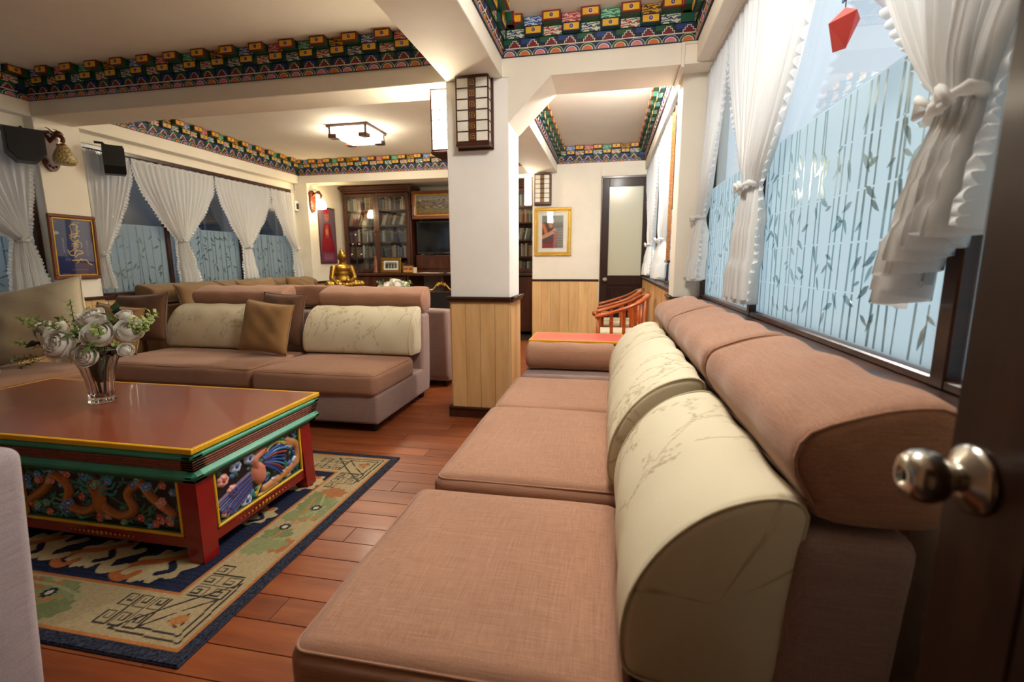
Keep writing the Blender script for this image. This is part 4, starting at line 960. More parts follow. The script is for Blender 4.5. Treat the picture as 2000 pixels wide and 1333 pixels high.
# corner fretwork
def fret(cx, cy, sx, sy):
    ink = (56, 50, 48)
    T = lambda pts: [(cx + sx * a, cy + sy * b) for a, b in pts]
    def ln(pts, w=0.004):
        d = d_line(U, V, T(pts)); C[(d < w)] = ink
    ln([(0.075, 0.075), (0.36, 0.085)]); ln([(0.075, 0.075), (0.085, 0.36)]); ln([(0.10, 0.10), (0.27, 0.108)]); ln([(0.10, 0.10), (0.108, 0.27)])
    ln([(0.36, 0.085), (0.22, 0.235)]); ln([(0.085, 0.36), (0.235, 0.22)]); ln([(0.27, 0.108), (0.20, 0.185)]); ln([(0.108, 0.27), (0.185, 0.20)]); ln([(0.14, 0.13), (0.19, 0.15)]); ln([(0.13, 0.14), (0.15, 0.19)])
    for t, s_ in (((lambda a, b: (a, b)), 0), ((lambda a, b: (b, a)), 1)):
        for k in range(3):
            o = 0.27 + 0.062 * k
            for v0 in (0.10, 0.185):
                if k == 2 and v0 < 0.15 and s_: continue
                p = [(o, v0), (o + 0.05, v0), (o + 0.05, v0 + 0.055), (o + 0.014, v0 + 0.055), (o + 0.014, v0 + 0.022), (o + 0.034, v0 + 0.022), (o + 0.034, v0 + 0.04)]
                ln([t(a, b) for a, b in p], 0.0034)
            ln([t(o, 0.10), t(o, 0.24)], 0.0034)
    rdot(cx + sx * 0.16, cy + sy * 0.16, 0.03, 0.022, (170, 112, 66), 0.5)
for cx, sx in ((RW, -1), (0, 1)):
    for cy, sy in ((0, 1), (RH, -1)): fret(cx, cy, sx, sy)
C += RNG.normal(0, 4, U.shape)[..., None]; C = np.clip(C, 8, 245)
Zr = 0.0115 + 0.0012 * RNG.random(U.shape); Zr = np.where(E_ < 0.004, 0.001, Zr)
rug = thing('rug', 'cream and navy patterned rug with fret corners under the painted table', 'rug', (RX0, RY0, 0))
link('pile', grid_mesh('pile', np.stack([U, V, Zr], -1), C, 'print_cloth', False), rug)
B('backing', 0.001, RW - 0.001, 0.001, RH - 0.001, 0.0005, 0.008, 'navy', rug, 0.002)

# ---- vase and bouquets
VX, VY = -2.525, 1.90
vz = thing('glass_vase', 'fluted clear glass vase standing on the painted table', 'vase', (VX, VY, TZ + 0.0005))
flu = lambda a: 1 + 0.07 * math.cos(10 * a)
MB().lathe([(0.0, 0.0), (0.052, 0.0), (0.058, 0.008), (0.054, 0.02), (0.053, 0.06), (0.058, 0.12), (0.070, 0.18), (0.090, 0.235), (0.108, 0.27), (0.105, 0.271), (0.086, 0.235), (0.065, 0.18), (0.052, 0.12), (0.047, 0.06), (0.046, 0.03), (0.0, 0.026)], 'vase_glass', 60, fl=flu).build('body', vz)
def rose_mesh(R_, nm='rose'):
    """closed bud wrapped by five whorls of cupped petals with rolled lips"""
    mb = MB(); rr = random.Random(int(R_ * 1e4)); n = 7
    mb.lathe([(0.0, 0.2 * R_), (0.30 * R_, 0.35 * R_), (0.42 * R_, 0.75 * R_), (0.30 * R_, 1.08 * R_), (0.0, 1.12 * R_)], 'petal_white', 12)
    for ring, (cnt, rad, tip, w, lip) in enumerate(((3, 0.40, 0.35, 1.3, 0.02), (4, 0.56, 0.52, 1.15, 0.06), (5, 0.72, 0.72, 1.0, 0.10), (6, 0.88, 0.95, 0.9, 0.16), (7, 1.02, 1.25, 0.8, 0.22))):
        for k in range(cnt):
            a0 = 2 * PI * k / cnt + ring * 0.8 + rr.uniform(-0.12, 0.12); V = []; dz = rr.uniform(-0.05, 0.05) * R_
            for i in range(n):
                v = i / (n - 1); th = 2.6 + (tip - 2.6) * v
                for j in range(n):
                    u = (j / (n - 1) - 0.5) * 2; an = a0 + u * w * math.sin(PI * (0.22 + 0.5 * v)); e = max(0, v - 0.62) / 0.38
                    q = rad * R_ * (1 + lip * e * e + 0.03 * math.sin(5 * u + ring) * e)
                    V.append((q * math.sin(th) * math.cos(an), q * math.sin(th) * math.sin(an), 0.85 * q * math.cos(th) + R_ * (0.78 - 0.06 * ring) - 0.14 * R_ * abs(u) ** 3 * v + dz * v))
            mb.add(V, [[i * n + j, i * n + j + 1, (i + 1) * n + j + 1, (i + 1) * n + j] for i in range(n - 1) for j in range(n - 1)], 'petal_white', True)
    return mb.mesh(nm)
ROSE = rose_mesh(0.052); ROSE_S = rose_mesh(0.030, 'small_rose')
def leafy(mat, n, spread, seed, l0=0.05, w=0.22):
    """a spray: curved stem with leaf blades"""
    rr = random.Random(seed); mb = MB(); mb.tube([(0, 0, 0), (0.004, 0, spread * 0.5), (0.012, 0, spread)], 0.0014, 'leaf_dark', 5)
    for k in range(n):
        z = spread * (0.2 + 0.8 * k / n); a = k * 2.4 + rr.uniform(-0.3, 0.3); l = l0 * rr.uniform(0.7, 1.2); el = rr.uniform(0.2, 0.9)
        d = Vector((math.cos(a) * math.cos(el), math.sin(a) * math.cos(el), math.sin(el))); sd = d.cross(Vector((0, 0, 1))).normalized(); p0 = Vector((0, 0, z))
        V = [p0, p0 + d * l * 0.4 + sd * l * w, p0 + d * l * 0.4 - sd * l * w, p0 + d * l * 0.45 + Vector((0, 0, 0.004)), p0 + d * l - Vector((0, 0, l * 0.15))]
        mb.add(V, [[0, 1, 3], [0, 3, 2], [1, 4, 3], [3, 4, 2]], mat, True)
    return mb.mesh('leaf_spray')
SPRAYS = [leafy('leaf_green', 9, 0.10, 1), leafy('leaf_pale', 14, 0.10, 2, 0.028, 0.3), leafy('leaf_dark', 8, 0.09, 3, 0.06), leafy('leaf_pale', 22, 0.14, 4, 0.018, 0.4)]
def bouquet(label, loc, roses, sprays, stems):
    t = thing('bouquet', label, 'flowers', loc)
    for (x, y_, z, s, az, ti, small) in roses: link('rose', ROSE_S if small else ROSE, t, (x, y_, z), (ti, 0, az), (s, s, s))
    for (k, x, y_, z, rx, rz, s) in sprays: link('leaf_spray', SPRAYS[k], t, (x, y_, z), (rx, 0, rz), (s, s, s))
    for (p, q) in stems: MB().tube([p, tuple((Vector(p) + Vector(q)) / 2 + Vector((0, 0, 0.0))), q], 0.003, 'leaf_dark', 5).build('stem', t)
    return t
Z0 = 0.27
RO = [(-0.16, -0.08, Z0 + 0.03, 1.15, PI / 2 + 0.3, 1.0, 0), (-0.03, -0.10, Z0 + 0.03, 1.2, 0, 1.15, 0), (0.13, -0.06, Z0 + 0.07, 1.15, 0.5, 0.9, 0), (0.03, 0.0, Z0 + 0.13, 1.1, 0, 0.6, 0), (0.21, 0.0, Z0 + 0.08, 1.0, 1.2, 0.9, 0),
      (-0.22, 0.02, Z0 + 0.07, 0.9, -1.0, 0.8, 0), (0.1, -0.1, Z0 - 0.01, 0.9, 0.3, 1.4, 0), (-0.12, 0.06, Z0 + 0.10, 1.0, 2.2, 0.6, 0), (0.1, 0.1, Z0 + 0.1, 1.0, 3.0, 0.7, 0),
      (0.19, 0.02, Z0 + 0.16, 1.0, 0.5, 0.5, 1), (0.24, 0.03, Z0 + 0.11, 1.0, 0.9, 0.7, 1), (-0.27, -0.03, Z0 + 0.10, 1.0, -0.8, 0.7, 1), (0.25, -0.05, Z0 + 0.01, 1.0, 0.9, 1.2, 1), (-0.2, -0.05, Z0 + 0.11, 0.9, 0.2, 0.8, 1), (0.05, -0.12, Z0 - 0.0, 0.9, 0.2, 1.3, 1)]
SP = [(3, -0.10, 0, Z0 + 0.07, 0.1, 0, 1.3), (3, -0.05, 0.02, Z0 + 0.08, 0.3, 1.0, 1.0), (2, 0.14, 0.02, Z0 + 0.08, 0.15, 0.4, 1.5), (0, 0.05, -0.06, Z0 + 0.03, 0.7, 0, 1.1), (0, 0.0, -0.06, Z0 + 0.05, 0.6, 0.8, 1.0), (1, -0.28, -0.02, Z0 - 0.0, 1.2, -0.9, 1.2), (1, -0.3, -0.02, Z0 - 0.05, 1.9, -0.6, 1.0), (1, 0.22, 0.0, Z0 + 0.08, 0.6, 1.2, 1.0), (2, -0.2, 0.0, Z0 + 0.01, 1.2, -0.8, 1.3), (0, 0.12, -0.08, Z0 + 0.01, 1.1, 0.6, 1.0), (1, -0.07, -0.07, Z0 + 0.06, 0.6, 0.1, 1.0), (1, -0.24, 0.0, Z0 + 0.06, 0.9, -1.3, 1.0), (2, 0.0, 0.05, Z0 + 0.02, 0.5, 2.5, 1.4), (1, -0.26, -0.06, Z0 - 0.03, 1.6, -0.3, 1.1), (1, 0.2, -0.06, Z0 + 0.03, 1.2, 0.9, 0.8)] + [(1, 0.24 * math.cos(k * 0.9), 0.1 * math.sin(k * 0.9), Z0 + 0.06 + 0.02 * (k % 3), 0.9, k * 0.9 + PI / 2, 1.3) for k in range(10)]
ST = [((0.012 * math.cos(k * 1.3), 0.012 * math.sin(k * 1.3), 0.035), (0.05 * math.cos(k * 1.3), 0.05 * math.sin(k * 1.3), Z0 + 0.02)) for k in range(9)]
bq = bouquet('white roses and green leaves in the fluted glass vase on the painted table', (VX, VY, TZ + 0.001), RO, SP, ST)
MB().lathe([(0.012, 0.10), (0.03, 0.16), (0.055, 0.22), (0.075, 0.262)], 'leaf_dark', 16).build('foliage_wrap', bq)
# ================================================================ LAMPS
def lantern(label, loc, rz, lit, W=0.262, H=0.455, D=0.10):
    """wall lantern: local x along the wall, faces -y; paper panes behind dark bars and a strip of key-fret"""
    t = thing('wall_lantern', label, 'wall lamp', loc, rz, 'box lanterns on pillars and walls'); pm = 'lamp_lantern' if lit else 'paper'
    B('back_board', -W / 2, W / 2, -0.018, 0, -0.012, H + 0.006, 'cabinet_wood', t, 0.003)
    w, n = W - 0.036, 6
    B('shade', -w / 2, w / 2, -D + 0.004, -0.018, 0.03, H - 0.006, pm, t, 0.004)
    for x in (-w / 2, w / 2): B('upright', x - 0.005, x + 0.005, -D, -D + 0.012, 0.02, H, 'cabinet_wood', t, 0.002)
    for k in range(n + 1):
        z = 0.026 + (H - 0.034) * k / n; mb = MB(); h = 0.0035 if 0 < k < n else 0.007
        mb.box(-w / 2 - 0.004, w / 2 + 0.004, -D - 0.001, -D + 0.007, z - h, z + h, 'cabinet_wood', 0.001)
        for x in (-w / 2, w / 2): mb.box(x - 0.004, x + 0.004, -D, -0.015, z - h, z + h, 'cabinet_wood', 0.001)
        mb.build('cross_bar', t)
    B('tray', -w / 2 - 0.008, w / 2 + 0.008, -D - 0.004, 0, 0.0, 0.018, 'cabinet_wood', t, 0.003)
    B('fret_strip', -0.028, 0.028, -D - 0.002, -D + 0.004, 0.03, H - 0.008, 'cabinet_wood', t, 0.001)
    for k in range(n):
        z = 0.026 + (H - 0.034) * (k + 0.5) / n; mb = MB(); q = 0.018
        for (x0, x1, z0, z1) in ((-q, q, q - 0.003, q), (-q, -q + 0.003, -q, q), (-q, q, -q, -q + 0.003), (q - 0.003, q, -q, 0.006), (-0.004, q, 0.004, 0.007), (-0.006, -0.003, -0.008, 0.007), (-0.006, 0.008, -0.009, -0.006)):
            mb.box(x0, x1, -D - 0.004, -D - 0.001, z + z0, z + z1, 'gold_paint', 0.0006)
        mb.build('key_fret', t)
    return t
lantern('unlit box lantern with key-fret strip on the white pillar front', (-0.945, YP0, 2.0), 0, False)
lantern('lit box lantern on the left side of the white pillar', (-1.165, 3.66, 2.0), -PI / 2, True, D=0.15)
lantern('unlit small box lantern above the gold framed photo', (-0.955, YB, 2.02), 0, False, 0.25, 0.42)
lantern('lit box lantern on the wall end beside the far bookcase', (-1.11, 7.22, 2.0), -PI / 2, True, 0.2, 0.42, 0.13)
def ceiling_lamp(label, loc, mat, s=0.52):
    t = thing('ceiling_lamp', label, 'ceiling lamp', loc, 0, 'square ceiling lamps'); h = s / 2
    mb = MB()
    for (a, b, c, d) in ((-h, h, -h, -h + 0.05), (-h, h, h - 0.05, h), (-h, -h + 0.05, -h + 0.05, h - 0.05), (h - 0.05, h, -h + 0.05, h - 0.05)): mb.box(a, b, c, d, -0.03, 0, 'cabinet_wood', 0.004)
    mb.build('top_frame', t); q = h - 0.035
    mb = MB(); V = [(sx * q, sy * q, -0.028) for sx, sy in ((-1, -1), (1, -1), (1, 1), (-1, 1))] + [(sx * q, sy * q, -0.095) for sx, sy in ((-1, -1), (1, -1), (1, 1), (-1, 1))] + [(sx * q * 0.62, sy * q * 0.62, -0.15) for sx, sy in ((-1, -1), (1, -1), (1, 1), (-1, 1))]
    mb.add(V, [[i, (i + 1) % 4, 4 + (i + 1) % 4, 4 + i] for i in range(4)] + [[4 + i, 4 + (i + 1) % 4, 8 + (i + 1) % 4, 8 + i] for i in range(4)] + [[8, 9, 10, 11]], mat); mb.build('diffuser', t)
    for sx in (-1, 1):
        for sy in (-1, 1):
            B('corner_post', sx * (q - 0.012), sx * (q + 0.014), sy * (q - 0.012), sy * (q + 0.014), -0.10, -0.02, 'cabinet_wood', t, 0.003)
            B('corner_block', sx * (q - 0.085), sx * (q + 0.020), sy * (q - 0.085), sy * (q + 0.020), -0.145, -0.098, 'cabinet_wood', t, 0.004)
    for a in range(4):
        c, s_ = math.cos(a * PI / 2), math.sin(a * PI / 2); mb = MB(); mb.box(-q, q, -q - 0.004, -q + 0.002, -0.098, -0.092, 'cabinet_wood', 0.001); mb.build('side_bar', t, None, (0, 0, a * PI / 2))
    MB().prism([(0.03 * math.cos(k * PI / 4) * (1 if k % 2 else 0.5), 0.03 * math.sin(k * PI / 4) * (1 if k % 2 else 0.5)) for k in range(8)], -0.153, -0.149, 'gold_paint').build('ornament', t)
    return t
ceiling_lamp('square lit ceiling lamp with dark frame over the back room', (-3.03, 5.62, ZC), 'lamp_warm')
pg = thing('globe_lamp', 'small lit white globe lamp hidden behind the arched beam in the passage', 'ceiling lamp', (0.14, 4.38, ZC))
MB().lathe([(0.05, 0), (0.05, -0.010), (0.014, -0.016), (0.014, -0.05)], 'brass', 16).build('mount', pg); MB().lathe([(0.0, -0.045), (0.03, -0.053), (0.05, -0.078), (0.055, -0.10), (0.05, -0.122), (0.03, -0.147), (0.0, -0.155)], 'lamp_cool', 20).build('globe', pg)
ceiling_lamp('square lit ceiling lamp over the right sofa, above the picture', (-0.12, 1.70, ZC), 'lamp_neutral', 0.46)
def sconce(label, loc, rz, lit, s=1.0):
    """carved dragon bracket with a hanging bowl shade; local x along wall, -y into the room"""
    t = thing('wall_sconce', label, 'wall lamp', loc, rz, 'dragon bracket sconces'); mb = MB()
    pts = [(0.0, -0.16), (0.045, -0.12), (0.062, -0.03), (0.055, 0.06), (0.065, 0.09), (0.04, 0.125), (0.0, 0.145), (-0.04, 0.125), (-0.065, 0.09), (-0.055, 0.06), (-0.062, -0.03), (-0.045, -0.12)]
    mb.prism([(x * s, z * s) for x, z in smooth_path(pts, 4, True)], -0.03 * s, 0, 'red_brown_carved', Mx); mb.build('back_plate', t)
    mb = MB()
    for k in range(16):
        a = 2 * PI * k / 16; mb.lathe([(0, -0.012), (0.011, -0.005), (0.012, 0.004), (0, 0.013)], 'red_brown_carved', 7, (0.058 * s * math.cos(a), -0.03 * s, 0.13 * s * math.sin(a)))
    mb.build('carving', t)['kind'] = 'stuff'
    MB().tube(smooth_path([(0, -0.02 * s, 0.06 * s), (0.02 * s, -0.08 * s, 0.115 * s), (0.0, -0.13 * s, 0.10 * s), (0.0, -0.16 * s, 0.075 * s), (0, -0.15 * s, 0.05 * s)], 5), 0.014 * s, 'red_brown_carved', 8).build('dragon_arm', t)
    mb = MB(); mb.lathe([(0, -0.03), (0.03, -0.02), (0.036, 0.0), (0.024, 0.02), (0, 0.03)], 'red_brown_carved', 10, (0, -0.12 * s, 0.112 * s))
    for sg in (-1, 1): mb.tube([(sg * 0.02, -0.10 * s, 0.12 * s), (sg * 0.035, -0.07 * s, 0.15 * s), (sg * 0.03, -0.04 * s, 0.16 * s)], [0.006, 0.005, 0.002], 'red_brown_carved', 6)
    mb.build('dragon_head', t)
    MB().lathe([(0.012, 0.05), (0.03, 0.035), (0.036, 0.02), (0.0, 0.018)], 'brass', 14, (0, -0.15 * s, 0)).build('cap', t)
    MB().lathe([(0.034 * s, 0.02 * s), (0.05 * s, -0.01 * s), (0.068 * s, -0.05 * s), (0.072 * s, -0.085 * s), (0.062 * s, -0.11 * s), (0.05 * s, -0.115 * s)], 'lamp_sconce' if lit else 'shade_mosaic', 18, (0, -0.15 * s, 0)).build('shade', t)
    return t
scroll('shade_mosaic', S(196, 186, 150), S(150, 120, 40))
sconce('unlit carved dragon sconce with mosaic bowl shade above the calligraphy picture', (-4.9, 3.545, 2.20), PI / 2, False, 1.15)
sconce('lit carved dragon sconce glowing by the far red robe poster', (-4.77, 7.22, 2.20), PI / 2, True, 1.15)

# ================================================================ PICTURES
def picture(name, label, cat, loc, rz, W, H, fw, fmat, art, artmat='print_gloss', mat_w=0.0, tilt=0.0, glass=True, dep=0.025, res=0.005, inner=None):
    t = thing(name, label, cat, loc, 0, None, (tilt, 0, rz))
    mb = MB()
    for (a, b, c, d) in ((-W / 2, W / 2, 0, fw), (-W / 2, W / 2, H - fw, H), (-W / 2, -W / 2 + fw, fw, H - fw), (W / 2 - fw, W / 2, fw, H - fw)): mb.box(a, b, -dep, 0, c, d, fmat, min(0.008, fw * 0.25))
    mb.build('frame', t)
    if inner:
        mb = MB(); g = fw; i = fw * 0.35
        for (a, b, c, d) in ((-W / 2 + g, W / 2 - g, g, g + i), (-W / 2 + g, W / 2 - g, H - g - i, H - g), (-W / 2 + g, -W / 2 + g + i, g + i, H - g - i), (W / 2 - g - i, W / 2 - g, g + i, H - g - i)): mb.box(a, b, -dep * 0.75, 0, c, d, inner, 0.002)
        mb.build('inner_frame', t)
    w, h = W - 2 * fw, H - 2 * fw
    if mat_w: B('mat', -w / 2, w / 2, -0.008, -0.002, fw, H - fw, 'mat_board', t, 0.0008)
    aw, ah = w - 2 * mat_w, h - 2 * mat_w
    U, V, C = sheet(aw, ah, res); C = art(U / aw, V / ah, aw / ah)
    link('print', grid_mesh('print', np.stack([U - aw / 2, np.full(U.shape, -0.0095), V + fw + mat_w], -1), C, artmat), t)
    if glass: B('glass', -w / 2, w / 2, -0.0125, -0.0115, fw, H - fw, 'picture_glass', t, 0.0002)
    B('backing', -W / 2 + 0.005, W / 2 - 0.005, -0.003, 0.0, 0.005, H - 0.005, 'dark_wood', t, 0.001)
    return t
def art_calligraphy(u, v, asp):
    C = np.zeros(u.shape + (3,)); C[:] = (26, 46, 104); C += (26 * (v - 0.5))[..., None] + 10 * np.exp(-((u - 0.5) ** 2 + (v - 0.6) ** 2) * 8)[..., None]
    x = u * asp; g = (206, 172, 84)
    def st(pts, w, col=g): C[d_line(x, v, smooth_path([(a * asp, b) for a, b in pts], 6)) < w * 0.72] = col
    for (q0, q1) in (((0.58, 0.80), (0.52, 0.66)), ((0.47, 0.90), (0.62, 0.84)), ((0.40, 0.66), (0.64, 0.70)), ((0.52, 0.58), (0.46, 0.48)), ((0.60, 0.60), (0.66, 0.50)), ((0.36, 0.42), (0.52, 0.46)), ((0.48, 0.33), (0.60, 0.40)), ((0.50, 0.22), (0.62, 0.30))): st([q0, ((q0[0] + q1[0]) / 2 + 0.04, (q0[1] + q1[1]) / 2 + 0.02), q1], 0.010)
    st([(0.42, 0.86), (0.5, 0.9), (0.62, 0.88), (0.58, 0.82), (0.66, 0.78)], 0.011); st([(0.44, 0.85), (0.46, 0.74), (0.4, 0.70), (0.5, 0.73), (0.62, 0.75)], 0.011); st([(0.5, 0.9), (0.55, 0.93), (0.68, 0.93)], 0.006)
    st([(0.46, 0.74), (0.43, 0.64), (0.5, 0.60), (0.6, 0.63), (0.56, 0.58), (0.44, 0.56), (0.6, 0.55)], 0.011); st([(0.42, 0.52), (0.58, 0.52), (0.5, 0.48)], 0.009)
    st([(0.32, 0.45), (0.36, 0.37), (0.46, 0.36), (0.5, 0.43), (0.62, 0.44), (0.68, 0.40), (0.56, 0.38)], 0.013); st([(0.40, 0.27), (0.52, 0.27), (0.66, 0.28), (0.76, 0.27), (0.80, 0.22), (0.88, 0.19)], 0.012); st([(0.5, 0.29), (0.54, 0.25), (0.6, 0.29), (0.66, 0.25)], 0.006)
    st([(0.05, 0.72), (0.2, 0.72), (0.42, 0.735)], 0.005, (90, 86, 60)); C[d_ell(x, v, 0.08 * asp, 0.74, 0.05, 0.03) < 1] = (150, 170, 150)
    for k in range(16):
        st([(0.215, 0.64 - 0.017 * k), (0.235, 0.64 - 0.017 * k)], 0.003, (186, 190, 196)) if k < 14 else None; st([(0.80, 0.62 - 0.017 * k), (0.815, 0.62 - 0.017 * k)], 0.003, (186, 190, 196))
    st([(0.34, 0.1), (0.76, 0.1)], 0.002, (120, 130, 150)); st([(0.12, 0.035), (0.3, 0.035)], 0.003, (120, 130, 150)); C[d_ell(x, v, 0.1 * asp, 0.93, 0.02, 0.012) < 1] = (150, 40, 40)
    return np.clip(C, 0, 255)
picture('framed_calligraphy', 'blue poster with gold calligraphy in a carved gilt frame on the left pillar', 'picture', (-4.885, 3.62, 1.065), PI / 2, 0.41, 0.585, 0.032, 'frame_brown', art_calligraphy, tilt=0.035, inner='gold_paint', res=0.0035)
def art_portrait(u, v, asp):
    """a person in a maroon robe, arms folded, before a temple roof"""
    C = np.zeros(u.shape + (3,)); C[:] = (84, 80, 76); x = u * asp
    C[v > 0.8] = (120, 130, 116); k = (np.sin(v * 75) > 0.2) & (v < 0.62); C[k] = (120, 108, 100); C[(u > 0.6) & (v > 0.62) & (v < 0.72)] = (60, 56, 60)
    def el(cx, cy, rx, ry, c, a=0): C[d_ell(x, v, cx * asp, cy, rx, ry, a) < 1] = c
    def st(pts, w, c): C[d_line(x, v, smooth_path([(a * asp, b) for a, b in pts], 6)) < w] = c
    C[in_poly(x, v, [(-0.01, 0), (0.7 * asp, 0), (0.66 * asp, 0.45), (0.5 * asp, 0.7), (0.2 * asp, 0.72), (0.0, 0.62)])] = (112, 34, 36)
    C[in_poly(x, v, [(0.02 * asp, 0.2), (0.45 * asp, 0.24), (0.55 * asp, 0.42), (0.4 * asp, 0.66), (0.18 * asp, 0.68), (0.05 * asp, 0.5)])] = (72, 60, 70)
    st([(0.05, 0.72), (0.14, 0.58), (0.2, 0.46)], 0.05, (206, 110, 50)); el(0.42, 0.84, 0.10, 0.12, (196, 140, 108)); el(0.42, 0.93, 0.095, 0.05, (60, 50, 46)); st([(0.40, 0.72), (0.42, 0.68)], 0.06, (186, 130, 100))
    for dx in (-0.05, 0.05): el(0.42 + dx, 0.85, 0.012, 0.006, (50, 36, 30))
    el(0.43, 0.82, 0.012, 0.018, (176, 118, 90)); st([(0.39, 0.785), (0.46, 0.785)], 0.006, (150, 80, 70))
    st([(0.02, 0.34), (0.3, 0.42), (0.52, 0.50)], 0.055, (206, 150, 116)); el(0.58, 0.54, 0.07, 0.06, (204, 148, 114))
    for q in range(4): st([(0.55 + 0.03 * q, 0.57), (0.52 + 0.03 * q, 0.50)], 0.008, (176, 116, 90))
    st([(0.62, 0.5), (0.64, 0.25), (0.5, 0.05)], 0.04, (150, 50, 52)); C[in_poly(x, v, [(0, 0), (0.75 * asp, 0), (0.6 * asp, 0.12), (0.0, 0.14)])] = (134, 40, 46)
    return C
picture('framed_photo', 'gold framed photo of a person in a maroon robe on the back wall', 'picture', (-0.81, YB - 0.001, 1.285), 0, 0.54, 0.695, 0.045, 'gold_paint', art_portrait, mat_w=0.07, inner='gold_bright', res=0.004)
def art_robe(u, v, asp):
    C = np.zeros(u.shape + (3,)); C[:] = (112, 96, 112); x = u * asp
    def el(cx, cy, rx, ry, c, a=0): C[d_ell(x, v, cx * asp, cy, rx, ry, a) < 1] = c
    C[v < 0.2] = (120, 58, 84); C[in_poly(x, v, [(0.05 * asp, 0.2), (0.98 * asp, 0.2), (0.85 * asp, 0.45), (0.7 * asp, 0.72), (0.3 * asp, 0.72), (0.15 * asp, 0.45)])] = (140, 24, 44)
    C[in_poly(x, v, [(0.3 * asp, 0.3), (0.55 * asp, 0.3), (0.6 * asp, 0.7), (0.4 * asp, 0.7)])] = (176, 70, 50); el(0.5, 0.84, 0.075, 0.085, (190, 110, 96)); el(0.5, 0.95, 0.10, 0.05, (176, 40, 60)); el(0.46, 0.57, 0.05, 0.06, (200, 130, 100)); el(0.5, 0.36, 0.2, 0.1, (156, 30, 46))
    for dx in (-0.07, 0.07): el(0.5 + dx, 0.85, 0.01, 0.006, (50, 30, 30))
    for k in range(5): C[(np.abs(v - 0.05 - 0.025 * k) < 0.004) & (u > 0.2) & (u < 0.8)] = (170, 120, 140)
    return C
picture('robe_poster', 'tall poster of a figure in red robes in the far corner', 'poster', (-4.765, 7.60, 1.19), PI / 2, 0.50, 0.95, 0.018, 'dark_wood', art_robe, glass=False, dep=0.02, res=0.008)
def art_landscape(u, v, asp):
    C = np.zeros(u.shape + (3,)); n = np.sin(u * 40 + 3 * np.sin(v * 20)) * np.sin(u * 23 + v * 31)
    C[:] = (128, 134, 130); C[v < 0.72] = (112, 96, 84); C[v < 0.52] = (92, 84, 70); C[v < 0.36] = (110, 100, 60); C[v < 0.14] = (120, 62, 40)
    for k in range(60):
        a, b = random.random(), random.uniform(0.3, 0.75); C[d_ell(u * asp, v, a * asp, b, random.uniform(0.03, 0.09), random.uniform(0.02, 0.05)) < 1] = random.choice([(82, 88, 62), (150, 120, 104), (120, 76, 66), (168, 160, 144), (70, 66, 60)])
    return np.clip(C + (n * 10)[..., None], 0, 255)
picture('landscape_painting', 'wide landscape painting in a wooden frame above the television', 'painting', (-2.78, 8.08, 1.945), 0, 1.2, 0.475, 0.055, 'frame_brown', art_landscape, glass=False, dep=0.05, res=0.008, inner='gold_paint')
def art_group(u, v, asp):
    C = np.zeros(u.shape + (3,)); C[:] = (44, 50, 44); C[v > 0.75] = (120, 126, 110); C[v < 0.15] = (70, 66, 58)
    for cx in (0.28, 0.52, 0.76): C[d_ell(u * asp, v, cx * asp, 0.35, 0.09, 0.3) < 1] = (190, 184, 172); C[d_ell(u * asp, v, cx * asp, 0.68, 0.05, 0.09) < 1] = (176, 130, 104)
    return C
picture('framed_group_photo', 'small gold frame with a group photo on the cabinet counter', 'picture', (-3.72, 7.83, 1.022), 0, 0.375, 0.265, 0.05, 'gold', art_group, mat_w=0.03, tilt=-0.12, res=0.006)
def art_flag(u, v, asp):
    C = np.zeros(u.shape + (3,)); C[:] = (206, 160, 50); C[(v > 0.32) & (v < 0.72)] = (150, 30, 34); C[d_ell(u * asp, v, 0.5 * asp, 0.5, 0.12, 0.12) < 1] = (214, 180, 90); return C
picture('small_gold_frame', 'smallest gold frame with red and yellow card on the counter', 'picture', (-3.40, 7.83, 1.022), 0, 0.20, 0.135, 0.014, 'gold', art_flag, tilt=-0.12, res=0.006)

